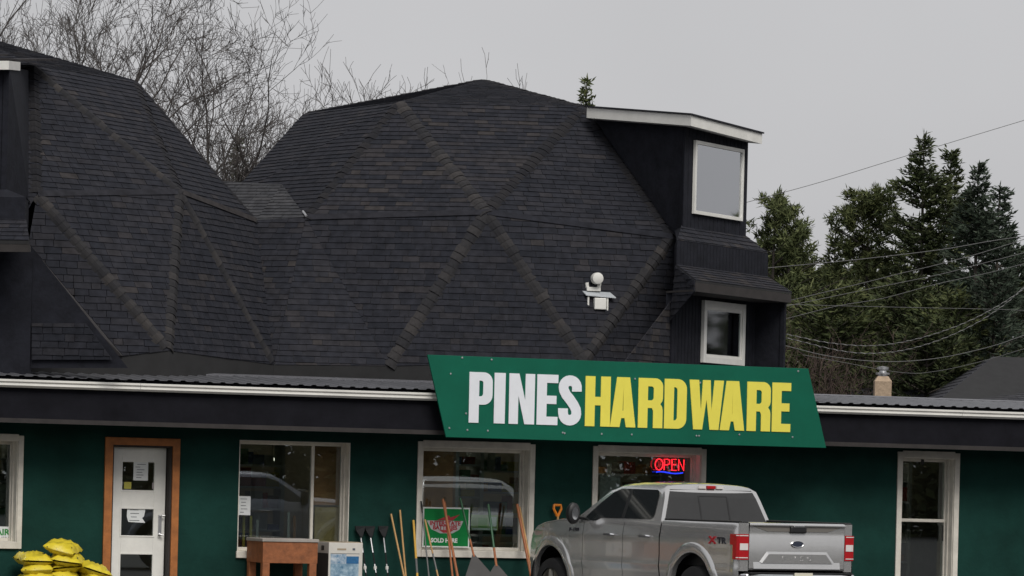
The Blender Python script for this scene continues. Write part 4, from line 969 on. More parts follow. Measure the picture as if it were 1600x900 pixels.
text('lettering', 'INTERSTATE', .088, .003, M['batt_red'], bs, wallmx(cx_ - .02, by - .008, zc + .030), sx=1.02, offset=.003)
text('lettering', 'BATTERIES', .085, .003, M['batt_red'], bs, wallmx(cx_ - .02, by - .008, zc - .036), sx=.98, offset=.003)
text('lettering', 'SOLD HERE', .088, .003, M['batt_white'], bs, wallmx(cx_ - .03, by - .005, b_.z + bh * .17), sx=.95, offset=.004)
M['pale_green'] = mat('pale_green', (.28, .40, .16), .6); M['leaf_green'] = mat('leaf_green', (.12, .34, .05), .6)
e, a_, b_ = note(736, 778, 804, 829, .33, 'pale green and white card right of the battery sign', 'pale_green', cat='card', name='window_card')
bx('print', M['leaf_green'], e, a_.x + .12, a_.x + .27, .327, .3285, b_.z + .04, a_.z - .05); bx('print', M['paper'], e, a_.x + .02, b_.x - .02, .327, .3285, b_.z + .005, b_.z + .03); bx('print', M['paper'], e, a_.x + .30, b_.x - .03, .327, .3285, b_.z + .06, a_.z - .03)
# neon
M['neon_red'] = glow_mat('neon_red', (1, .02, .035), 1.3); M['neon_blue'] = glow_mat('neon_blue', (.02, .05, 1), 1.0)
ny = .20; na, nb_ = fl(1024, 717, ny), fl(1069, 742, ny); nw, nh = nb_.x - na.x, (na.z - nb_.z) * .72
ne = empty('open_sign', matrix=BM); tag(ne, 'red neon OPEN sign with blue underline in the window', 'neon sign')
def neon(pts, mt, r=.009): MB().tube([(na.x + x * nw, ny, na.z - nh + z * nh) for x, z in pts], r, 6).build('neon_tube', M[mt], ne, smooth=True)
def ell(cx, cz, rx, rz): return [(cx + rx * math.cos(i * math.pi / 10), cz + rz * math.sin(i * math.pi / 10)) for i in range(21)]
neon(ell(.13, .5, .13, .5), 'neon_red'); neon([(.31, 0), (.31, 1), (.42, 1), (.49, .9), (.49, .6), (.42, .48), (.31, .48)], 'neon_red')
neon([(.72, 1), (.57, 1), (.57, 0), (.73, 0)], 'neon_red'); neon([(.57, .52), (.70, .52)], 'neon_red'); neon([(.80, 0), (.80, 1), (.98, 0), (.98, 1)], 'neon_red')
neon([(.04 + .92 * i / 16, -.22 + .07 * math.sin(i / 16 * 2 * math.pi + .3)) for i in range(17)], 'neon_blue', .009)
for dz_ in (.1, .9): bx('support_bar', M['black_plastic'], ne, na.x - .01, nb_.x + .01, ny + .014, ny + .022, na.z - nh * dz_ - .006, na.z - nh * dz_ + .006)

# ================================================================== goods along the store front
ZG = .13
M['handle_wood'] = mat('handle_wood', (.46, .27, .10), .6, var=.2, vscale=10); M['handle_red'] = mat('handle_red_wood', (.34, .115, .04), .6, var=.2, vscale=10)
M['handle_yellow'] = mat('handle_yellow', (.62, .36, .05), .5); M['handle_dark'] = mat('handle_dark', (.012, .013, .014), .7, spec=.2); M['handle_green'] = mat('handle_green', (.012, .085, .03), .45)
M['handle_grey'] = mat('handle_grey', (.11, .115, .115), .5); M['rake_grey'] = mat('rake_grey', (.055, .053, .052), .6, var=.2); M['orange'] = mat('orange_plastic', (.70, .21, .012), .45)
def lean(top, low, yt=-.05, yl=-.40):
    a_, b_ = fl(top[0], top[1], yt), fl(low[0], low[1], yl); d = (b_ - a_); end = a_ + d * ((a_.z - ZG) / -d.z) if d.z < 0 else b_; return a_, end
def along(a_, e, t): return a_ + (e - a_) * t
def pole_tool(name, label, cat, top, low, bands, r=.014, head=None, group=None, yt=-.05):
    """bands = list of (t0, t1, material) from the top; head at the foot"""
    e_ = empty(name, matrix=BM); tag(e_, label, cat, group); a_, b_ = lean(top, low, yt)
    for (t0, t1, mt, nm) in bands: MB().tube([along(a_, b_, t0), along(a_, b_, (t0 + t1) / 2), along(a_, b_, t1)], r, 8).build(nm, M[mt], e_, smooth=True)
    d = (b_ - a_).normalized(); sx_ = Vector((1, 0, 0)); sx_ = (sx_ - d * sx_.dot(d)).normalized()
    if head == 'fan':
        t = fan_t; p0 = along(a_, b_, t); n_ = 13; f = (b_ - p0)
        hd = MB(); nrm = d.cross(sx_).normalized()
        hd.prism([p0 - sx_ * .02, p0 + sx_ * .02, p0 + f * .98 + sx_ * .46, p0 + f * .98 - sx_ * .46], nrm * .006); hd.build('rake_head', M['rake_grey'], e_)
        MB().tube([p0 + f * .55 - sx_ * .26 - nrm * .01, p0 + f * .55 + sx_ * .26 - nrm * .01], .008, 6).build('brace', M['handle_dark'], e_)
    if head == 'blade':
        p0 = along(a_, b_, .82); f = (b_ - p0); nrm = d.cross(sx_).normalized()
        hd = MB(); hd.prism([p0 - sx_ * .025, p0 + sx_ * .025, p0 + f * .3 + sx_ * .11, p0 + f * .8 + sx_ * .11, p0 + f, p0 + f * .8 - sx_ * .11, p0 + f * .3 - sx_ * .11], nrm * .006); hd.build('blade', M['dark_metal'], e_)
    if head == 'comb':
        p0 = along(a_, b_, .985); hd = MB(); hd.tube([p0 - sx_ * .19, p0 + sx_ * .19], .012, 6); hd.build('comb_bar', M['dark_metal'], e_)
        for k in range(9): q = p0 + sx_ * (-.18 + .045 * k); MB().tube([q, q + Vector((0, -.05, -.012))], .004, 5).build('tine', M['dark_metal'], e_)
    return e_, a_, b_
# three black-ended brushes
for (tx, lx, lab) in ((562, 572, 'left'), (577, 588, 'middle'), (598, 606, 'right')):
    e_, a_, b_ = pole_tool('snow_brush', '%s of three black and silver snow brushes by the carton' % lab, 'brush', (tx, 826), (lx, 898), [(.10, .34, 'steel', 'shaft'), (.34, .50, 'handle_dark', 'grip'), (.50, .62, 'steel', 'collar'), (.62, 1, 'handle_dark', 'lower_shaft')], r=.012, group='snow brushes')
    d = (b_ - a_).normalized(); MB().prism([a_ + Vector((-.085, 0, .04)), a_ + Vector((.085, 0, .04)), a_ + Vector((.07, 0, -.03)), a_ + d * .14 + Vector((.02, 0, 0)), a_ + d * .14 - Vector((.02, 0, 0)), a_ + Vector((-.07, 0, -.03))], (0, -.035, 0)).build('brush_head', M['handle_dark'], e_, bevel=.008)
    q = along(a_, b_, .54); MB().lathe([(.0, .02), (.022, .015), (.026, -.02), (.016, -.045)], c=q, n=10).build('knob', M['white'], e_, smooth=True)
pole_tool('long_handle', 'pale wooden handle leaning left of its pair by the wall', 'handle', (611, 803), (631, 899), [(0, 1, 'handle_wood', 'shaft')], head='comb')
pole_tool('long_handle', 'taller pale wooden handle, right of its pair by the wall', 'handle', (625, 797), (634, 899), [(0, 1, 'handle_wood', 'shaft')], head='blade')
pole_tool('long_handle', 'yellow handled tool with grey lower shaft left of window', 'handle', (646, 813), (652, 899), [(0, .48, 'handle_yellow', 'grip'), (.48, .66, 'handle_grey', 'shaft'), (.66, .74, 'handle_yellow', 'band'), (.74, 1, 'handle_grey', 'shaft')], head='blade', r=.017)
pole_tool('long_handle', 'thin dark handled tool leaning at the battery window left edge', 'handle', (658, 783), (670, 899), [(0, .12, 'handle_dark', 'grip'), (.12, 1, 'handle_grey', 'shaft')], head='comb', r=.012)
pole_tool('long_handle', 'pale handle crossing the left side of the battery sign', 'handle', (664, 812), (684, 899), [(0, .42, 'handle_wood', 'grip'), (.42, .62, 'handle_grey', 'ferrule'), (.62, 1, 'handle_wood', 'shaft')], head='blade', r=.013)
pole_tool('long_handle', 'red brown handle in front of the battery sign', 'handle', (692, 780), (713, 890), [(0, .84, 'handle_red', 'shaft'), (.84, 1, 'handle_dark', 'socket')], head='comb', r=.02)
pole_tool('long_handle', 'second red brown handle just behind the first, lower end showing', 'handle', (695, 784), (706, 890), [(0, .84, 'handle_red', 'shaft'), (.84, 1, 'handle_dark', 'socket')], head='comb', r=.016, yt=-.02)
fan_t = .55
pole_tool('leaf_rake', 'leaf rake with wide dark fan, left of the two', 'rake', (719, 778), (743, 880), [(0, .40, 'handle_green', 'grip'), (.40, .57, 'handle_red', 'shaft')], head='fan', r=.015)
fan_t = .62
pole_tool('leaf_rake', 'leaf rake with green upper handle, right of the two', 'rake', (763, 788), (776, 888), [(0, .45, 'handle_green', 'grip'), (.45, .64, 'handle_red', 'shaft')], head='fan', r=.019)
pole_tool('long_handle', 'red brown handle by the truck nose, thicker front one', 'handle', (808, 788), (826, 880), [(0, 1, 'handle_red', 'shaft')], head='blade', r=.022)
pole_tool('long_handle', 'paler red brown handle by the truck nose, behind the thicker one', 'handle', (812, 792), (829, 880), [(0, 1, 'handle_wood', 'shaft')], head='blade', r=.014, yt=-.03)
# D-grip shovel behind the truck hood
gp = fl(871, 797, -.12); sh = empty('shovel', matrix=BM); tag(sh, 'orange D-grip shovel standing behind the truck hood', 'shovel')
MB().tube([(gp.x - .055, -.12, gp.z + .075), (gp.x + .055, -.12, gp.z + .075), (gp.x + .062, -.12, gp.z + .02), (gp.x + .012, -.12, gp.z - .09), (gp.x - .002, -.12, gp.z - .09), (gp.x - .062, -.12, gp.z + .02), (gp.x - .055, -.12, gp.z + .075), (gp.x - .04, -.12, gp.z + .075)], .021, 8).build('grip', M['orange'], sh, smooth=True)
MB().tube([(gp.x + .005, -.12, gp.z - .08), (gp.x + .06, -.25, ZG + .3)], .017, 8).build('shaft', M['handle_wood'], sh, smooth=True)
MB().prism([(gp.x - .05, -.25, ZG + .30), (gp.x + .17, -.25, ZG + .30), (gp.x + .18, -.30, ZG + .06), (gp.x + .06, -.32, ZG), (gp.x - .06, -.30, ZG + .06)], (0, .006, 0)).build('blade', M['dark_metal'], sh)

# ---- brown wooden stand and appliance carton
M['stand_wood'] = mat('stand_wood', (.27, .092, .032), .6, var=.35, vscale=7, bump=.2); M['stand_top'] = mat('stand_top', (.34, .31, .28), .6, var=.15)
st = empty('wooden_stand', matrix=BM); tag(st, 'red brown wooden stand with grey top under the window', 'stand')
f0, f1 = fl(411, 848, -.85), fl(497, 848, -.85); zt_ = fl(450, 842, -.85).z; bk = -.13
bx('stand_top', M['stand_top'], st, f0.x - .015, f1.x + .01, -.87, bk, zt_ - .045, zt_, bevel=.005)
za = zt_ - .045; zl_ = fl(450, 880, -.85).z
ap = MB(); ap.box(f0.x, f1.x - .005, -.855, -.83, zl_, za); ap.box(f0.x, f0.x + .025, -.83, bk, zl_, za); ap.box(f1.x - .03, f1.x - .005, -.83, bk, zl_, za); ap.box(f0.x + .025, f1.x - .03, bk - .025, bk, zl_, za); ap.build('apron', M['stand_wood'], st)
for (x, y) in ((f0.x + .002, -.853), (f1.x - .125, -.853), (f0.x + .002, bk - .11), (f1.x - .125, bk - .11)): bx('leg', M['stand_wood'], st, x, x + .11, y, y + .10, ZG, zl_ - .001 if y > -.5 else zl_, bevel=.006)
M['carton'] = mat('carton_white', (.62, .595, .54), .75, var=.08, vscale=4); M['carton_top'] = mat('carton_board', (.36, .29, .20), .8, var=.15)
ct = empty('appliance_carton', matrix=BM); tag(ct, 'tall white carton with blue printed picture beside the wooden stand', 'carton')
g0, g1 = fl(514, 852, -.80), fl(567, 852, -.80); zc_ = fl(540, 848, -.80).z
bx('carton_body', M['carton'], ct, g0.x, g1.x, -.80, -.30, ZG, zc_, bevel=.006)
bx('flap', M['carton_top'], ct, g0.x + .004, (g0.x + g1.x) / 2 - .003, -.795, -.305, zc_ + .001, zc_ + .006); bx('flap', M['carton_top'], ct, (g0.x + g1.x) / 2 + .003, g1.x - .004, -.795, -.305, zc_ + .001, zc_ + .009)
bx('hand_hole', M['black_plastic'], ct, g0.x - .003, g0.x - .001, -.60, -.48, zc_ - .12, zc_ - .05)
bx('side_panel', M['brown_trim'], ct, g0.x - .004, g0.x - .0032, -.79, -.31, ZG + .05, zc_ - .16)
M['print_blue'] = mat('print_blue', (.05, .20, .36), .6, var=.3, vscale=14, col2=(.45, .58, .66)); M['print_deep'] = mat('print_deep', (.02, .13, .30), .6, var=.3, vscale=20); M['print_sky'] = mat('print_sky', (.06, .24, .45), .6, var=.3, vscale=12, col2=(.66, .7, .72))
cw_ = g1.x - g0.x; zp = fl(540, 866, -.80).z
bx('picture', M['print_blue'], ct, g0.x + .03, g1.x - .06, -.8035, -.801, zp - .55, zp - .14); bx('picture', M['print_sky'], ct, g0.x + .03, g0.x + cw_ * .52, -.8035, -.801, zp - .138, zp); bx('picture', M['print_deep'], ct, g0.x + cw_ * .522, g1.x - .06, -.8035, -.801, zp - .138, zp - .03)
bx('text_line', M['ink'], ct, g0.x + .03, g1.x - .05, -.8035, -.801, zp + .006, zp + .012); bx('text_line', M['carton_top'], ct, g0.x + .13, g0.x + .27, -.8035, -.801, zp + .06, zp + .085); bx('text_line', M['ink'], ct, g1.x - .16, g1.x - .12, -.8035, -.801, zp + .06, zp + .09)

# ---- yellow bags
def yellow_bag_mat():
    m = mat('bag_yellow', (.66, .53, .035), .35, var=.18, vscale=6, spec=.6, bump=.5, bscale=9); nt = m.node_tree; b = nt.nodes['Principled BSDF']
    src = b.inputs['Base Color'].links[0].from_socket; tc = [n for n in nt.nodes if n.type == 'TEX_COORD'][0]
    wv = nt.nodes.new('ShaderNodeTexNoise'); wv.inputs['Scale'].default_value = 7; wv.inputs['Detail'].default_value = 3
    mp = nt.nodes.new('ShaderNodeMapping'); mp.inputs['Scale'].default_value = (1.0, 1.6, 2.5); nt.links.new(tc.outputs['Object'], mp.inputs['Vector']); nt.links.new(mp.outputs[0], wv.inputs['Vector'])
    r = nt.nodes.new('ShaderNodeMapRange'); r.inputs[1].default_value = .66; r.inputs[2].default_value = .70; nt.links.new(wv.outputs['Fac'], r.inputs[0])
    x = nt.nodes.new('ShaderNodeMix'); x.data_type = 'RGBA'; x.inputs[7].default_value = (.03, .035, .012, 1); nt.links.new(src, x.inputs[6]); nt.links.new(r.outputs[0], x.inputs[0]); nt.links.new(x.outputs[2], b.inputs['Base Color'])
    return m
M['bag'] = yellow_bag_mat()
def bag_mesh(seed, lx=.36, ly=.235, lz=.105):
    rg_ = random.Random(seed); NU, NV = 18, 12; rows = []
    ph = [rg_.uniform(0, 6.3) for _ in range(6)]
    for i in range(NU + 1):
        u_ = -1 + 2 * i / NU; r_ = []
        for j in range(NV + 1):
            v_ = -1 + 2 * j / NV
            th = ((1 - abs(u_) ** 3.2) * (1 - abs(v_) ** 3.0)) ** .55; wr = .14 * math.sin(6 * u_ + 4 * v_ + ph[0]) + .12 * math.sin(11 * v_ - 5 * u_ + ph[1]) + .09 * math.sin(15 * u_ + 9 * v_ + ph[3])
            r_.append((u_ * lx * (1 - .06 * abs(v_) ** 3), v_ * ly * (1 - .05 * abs(u_) ** 2), lz * th * (1 + wr) + .012 * math.sin(7 * u_ + ph[2]) * (1 - th)))
        rows.append(r_)
    top = rows; bot = [[(x, y, -z * .92 + (.006 if abs(z) > .02 else 0)) for x, y, z in r_] for r_ in rows]
    m = MB(); m.grid(top[::-1]); m.grid(bot); return m
bagm = [bag_mesh(s_) for s_ in range(4)]
bx0 = fl(82, 880, -.55).x
rgb = random.Random(21)
def put_bag(x, y, z, rz, tilt, seed, label):
    o = bagm[seed % 4].build('filled_bag', M['bag'], None, smooth=True, angle=70, matrix=BM @ Matrix.Translation((x, y, z)) @ Matrix.Rotation(R_(rz), 4, 'Z') @ Matrix.Rotation(R_(tilt[0]), 4, 'X') @ Matrix.Rotation(R_(tilt[1]), 4, 'Y'))
    tag(o, label, 'bag', 'yellow bags left of the door'); return o
ORD = ['bottom', 'second from the bottom', 'third from the bottom', 'top']
for k in range(4):
    z = ZG + .10 + k * .140
    put_bag(bx0 - .24 + rgb.uniform(-.04, .04), -.55 + rgb.uniform(-.05, .05), z, 90 + rgb.uniform(-20, 20), (rgb.uniform(-9, 9), rgb.uniform(-9, 9)), k, 'yellow filled bag, %s in the left column of the pile' % ORD[k])
    put_bag(bx0 + .21 + rgb.uniform(-.04, .04), -.55 + rgb.uniform(-.06, .06), z + .01, 90 + rgb.uniform(-22, 22), (rgb.uniform(-9, 9), rgb.uniform(-9, 9)), k + 1, 'yellow filled bag, %s in the right column under the tilted bag' % ORD[k])
put_bag(bx0 + .15, -.55, ZG + .10 + 4 * .14 + .03, 62, (14, -4), 2, 'topmost yellow filled bag, tilted on the bag pile')
for k in range(3):
    put_bag(bx0 + .58 + rgb.uniform(-.02, .02), -.66, ZG + .10 + k * .14, 90 + rgb.uniform(-10, 10), (14 + rgb.uniform(-4, 4), rgb.uniform(-4, 4)), k + 2, ['bottom yellow bag of the low pile beside the door', 'middle yellow bag of the low pile beside the door', 'top yellow bag of the low pile beside the door'][k])

# ================================================================== the neighbour's house beyond the roof
M['roof_grey'] = tone_mat('neighbour_shingle', [(0, (.042, .043, .050)), (1, (.060, .060, .066))]); M['house_wall'] = mat('house_wall', (.35, .33, .30), .8, var=.1); M['chimney_brick'] = mat('chimney_brick', (.40, .30, .21), .85, var=.22, vscale=16, bump=.4)
hs_ = empty('neighbour_house', loc=(0, 0, 0)); tag(hs_, 'grey shingled house roof with beige chimney behind the eave at right', 'house')
A_ = at(1553, 557, 86); B_ = A_ + Vector((5.5, 1.5, 0)); ez = at(1450, 650, 86).z
e0 = at(1432, 652, 83); fr0 = Vector((e0.x, 81.5, ez)); fr1 = Vector((A_.x + 9, 83.5, ez)); bk0_ = Vector((e0.x, 90, ez)); bk1_ = Vector((A_.x + 9, 92, ez))
rr = MB()
rg2 = random.Random(31)
for q in ([fr0, fr1, B_, A_], [bk0_, fr0, A_], [fr1, bk1_, B_], [bk1_, bk0_, A_, B_]): rr.add(q, [tuple(range(len(q)))])
hr = rr.build('roof', M['underlay'], hs_); m = MB()
for q in ([fr0, fr1, B_, A_], [bk0_, fr0, A_]):
    for (ar, vs, fs, tn) in shingle_face(q, rg2, ex=.16, wd=.4): m.tone = tn; m.add(vs, fs)
o = m.build('shingles', M['roof_grey'], hr, tone=True); o['kind'] = 'stuff'
w0, w1 = at(1325, 606, 88), at(1520, 606, 88); zr_ = w0.z; zz0 = ez - .2
wg = [Vector((w0.x, 88, zr_)), Vector((w1.x, 88, zr_)), Vector((w1.x, 84, zz0)), Vector((w0.x, 84, zz0)), Vector((w1.x, 92, zz0)), Vector((w0.x, 92, zz0))]
m = MB(); m.add(wg, [(3, 2, 1, 0), (0, 1, 4, 5), (3, 0, 5), (2, 4, 1)]); lw = m.build('wing_roof', M['underlay'], hs_)
m = MB()
for (ar, vs, fs, tn) in shingle_face([wg[3], wg[2], wg[1], wg[0]], rg2, ex=.16, wd=.4): m.tone = tn; m.add(vs, fs)
o = m.build('shingles', M['roof_grey'], lw, tone=True); o['kind'] = 'stuff'
m = MB(); m.box(fr0.x + .4, fr1.x - .4, 82.2, 89.6, 0, ez - .002); m.box(w0.x + .3, fr0.x + .39, 84.4, 91, 0, zz0 - .002); m.build('wall', M['house_wall'], hs_)
ch0, ch1 = at(1366, 600, 83.5), at(1392, 600, 83.5); cz0, cz1, cz2 = at(1379, 622, 83.5).z, at(1379, 596, 83.5).z, at(1379, 588, 83.5).z; cxm = (ch0.x + ch1.x) / 2; hwid = (ch1.x - ch0.x) / 2
m = MB(); sec = [(hwid, 0), (hwid, cz1 - .05), (hwid * 1.03, cz1), (hwid * .62, cz2)]
vs = []
for (r_, z) in sec: vs += [(cxm - r_, 83.5 - r_, z), (cxm + r_, 83.5 - r_, z), (cxm + r_, 83.5 + r_, z), (cxm - r_, 83.5 + r_, z)]
m.add(vs, [(i * 4 + k, i * 4 + (k + 1) % 4, i * 4 + 4 + (k + 1) % 4, i * 4 + 4 + k) for i in range(3) for k in range(4)] + [(12, 13, 14, 15)]); chm = m.build('chimney', M['chimney_brick'], hs_)
m = MB(); m.lathe([(.10, cz2), (.10, cz2 + .03), (hwid * .85, cz2 + .035), (hwid * .85, cz2 + .075), (.08, cz2 + .08), (.07, cz2 + .13), (.12, cz2 + .14), (.12, cz2 + .19), (0, cz2 + .21)], c=(cxm, 83.5, 0), n=16); m.build('cap', M['steel'], chm, smooth=True)

# ================================================================== overhead cables and their pole
pole_x, pole_y = 12.6, 80.0
M['pole_wood'] = mat('pole_wood', (.16, .12, .09), .9, var=.25, vscale=3); M['cable'] = mat('cable_grey', (.12, .12, .12), .6); M['cable_pale'] = mat('cable_pale', (.26, .26, .25), .5); M['cable_dark'] = mat('cable_dark', (.05, .05, .055), .6)
up = empty('utility_pole', loc=(pole_x, pole_y, 0)); tag(up, 'wooden utility pole just beyond the right edge', 'pole')
MB().tube([(0, 0, 0), (0, 0, 4), (0, 0, 9.6)], [.16, .14, .11], 12).build('post', M['pole_wood'], up, smooth=True); bx('crossarm', M['pole_wood'], up, -1.1, 1.1, -.06, .06, 8.9, 9.02)
def cable(name, label, pts, depth, r, mt='cable', twist=0, dy=0.0):
    """hung through surveyed points, carried on past both ends of what is seen"""
    P_ = [at(px, py, depth + dy * i / (len(pts) - 1)) for i, (px, py) in enumerate(pts)]
    out = []; n = 10
    Q = [P_[0] * 2 - P_[1]] + P_ + [P_[-1] * 2 - P_[-2]]
    for i in range(1, len(Q) - 2):
        for k in range(n):
            t = k / n; p0, p1, p2, p3 = Q[i - 1:i + 3]
            out.append(.5 * ((2 * p1) + (p2 - p0) * t + (2 * p0 - 5 * p1 + 4 * p2 - p3) * t * t + (3 * p1 - p0 - 3 * p2 + p3) * t ** 3))
    out.append(P_[-1]); last = out[-1] + (out[-1] - out[-8]) * 2.2; out.append(last)
    pre = out[0] + (out[0] - out[4]); out.insert(0, pre)
    e = empty(name, loc=(0, 0, 0)); tag(e, label, 'cable')
    MB().tube(out, r, 6).build('wire', M[mt], e, smooth=True)
    if twist:
        # a second conductor wound about the first
        w2 = []; s_ = 0
        for i in range(len(out) - 1):
            seg = out[i + 1] - out[i]; m_ = max(2, int(seg.length / .07)); d = seg.normalized(); a_ = d.cross(Vector((0, 0, 1))).normalized(); b_ = d.cross(a_)
            for k in range(m_): ph = s_ * 2 * math.pi / twist; w2.append(out[i] + seg * (k / m_) + (a_ * math.cos(ph) + b_ * math.sin(ph)) * r * 1.05); s_ += seg.length / m_
        MB().tube(w2, r * .75, 5).build('wound_wire', M['cable_pale'], e, smooth=True)
cable('service_cable', 'thin cable rising across open sky at right', [(1171, 315), (1284, 284), (1408, 246), (1600, 188)], 74, 0.0058, 'cable')
cable('service_cable', 'topmost thin cable crossing the evergreens', [(1207, 418), (1325, 407), (1463, 391), (1546, 377), (1600, 369)], 76, 0.0075)
cable('service_cable', 'second thin cable down across the evergreens', [(1245, 467), (1353, 441), (1408, 427), (1463, 414), (1530, 396), (1600, 374)], 76.5, 0.0069)
cable('service_cable', 'third thin cable down across the evergreens', [(1240, 476), (1336, 456), (1463, 430), (1518, 416), (1600, 395)], 77, 0.0063)
cable('service_cable', 'fourth thin cable down across the evergreens', [(1240, 495), (1309, 478), (1380, 466), (1463, 444), (1546, 426), (1600, 412)], 77.5, 0.0063)
cable('service_cable', 'nearly level thin cable crossing the evergreens', [(1245, 476), (1400, 480), (1546, 483), (1600, 485)], 78, 0.0052)
cable('service_cable', 'upper twisted pale cable sagging over the low roof', [(1232, 523), (1298, 536), (1367, 540), (1435, 529), (1504, 506), (1559, 478), (1600, 451)], 74, 0.0069, 'cable_dark', .17)
cable('service_cable', 'lower twisted pale cable sagging over the low roof', [(1232, 529), (1325, 550), (1394, 550), (1457, 535), (1518, 509), (1568, 477), (1600, 449)], 74.5, 0.0069, 'cable_dark', .17)
cable('service_cable', 'plain cable sagging below the twisted pair', [(1230, 541), (1298, 557), (1380, 565), (1463, 560), (1546, 542), (1600, 524)], 75, 0.0075, 'cable')
cable('service_cable', 'lowest faint cable sagging above the chimney', [(1300, 563), (1408, 582), (1463, 580), (1532, 565), (1600, 545)], 79, 0.0052, 'cable')

# ================================================================== trees
def np_mesh(name, V, F_, material, parent, tone=None):
    me = bpy.data.meshes.new(name); nv, nf, k = len(V), len(F_), F_.shape[1]
    me.vertices.add(nv); me.vertices.foreach_set('co', V.astype(np.float32).ravel()); me.loops.add(nf * k); me.loops.foreach_set('vertex_index', F_.astype(np.int32).ravel())
    me.polygons.add(nf); me.polygons.foreach_set('loop_start', np.arange(0, nf * k, k, dtype=np.int32)); me.polygons.foreach_set('loop_total', np.full(nf, k, dtype=np.int32))
    if tone is not None: a_ = me.attributes.new('tone', 'FLOAT', 'FACE'); a_.data.foreach_set('value', tone.astype(np.float32))
    me.materials.append(material); me.update(calc_edges=True)
    o = bpy.data.objects.new(name, me); C.objects.link(o)
    if parent is not None: o.parent = parent
    return o
def leaf_mat(name, stops):
    m = tone_mat(name, stops, rough=.75, bump=0, spec=.2, grain=.2, gscale=2.0); return m
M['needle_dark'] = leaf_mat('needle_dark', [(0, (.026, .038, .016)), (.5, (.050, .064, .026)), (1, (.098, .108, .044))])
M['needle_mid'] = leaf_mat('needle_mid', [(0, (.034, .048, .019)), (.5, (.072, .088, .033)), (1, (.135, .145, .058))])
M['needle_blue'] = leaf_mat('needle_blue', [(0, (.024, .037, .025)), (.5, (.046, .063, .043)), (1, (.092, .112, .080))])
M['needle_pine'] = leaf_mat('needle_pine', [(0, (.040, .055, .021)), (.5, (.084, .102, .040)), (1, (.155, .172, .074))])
M['bark'] = mat('bark', (.045, .038, .032), .95, var=.3, vscale=4); M['bark_grey'] = mat('bark_grey', (.070, .062, .058), .95, var=.3, vscale=4); M['bark_red'] = mat('bark_red', (.075, .052, .043), .95, var=.3, vscale=4)
def sprays(P, D, Ln, Wd, rs):
    """diamond-shaped needle sprays: centre line from P along D"""
    n = len(P); ref = rs.normal(size=(n, 3)); side = np.cross(D, ref); side /= np.linalg.norm(side, axis=1)[:, None] + 1e-9
    V = np.empty((n, 4, 3)); mid = P + D * (Ln * .45)[:, None]; V[:, 0] = P; V[:, 1] = mid + side * (Wd / 2)[:, None]; V[:, 2] = P + D * Ln[:, None]; V[:, 3] = mid - side * (Wd / 2)[:, None]
    return V.reshape(-1, 3), np.arange(n * 4).reshape(-1, 4)
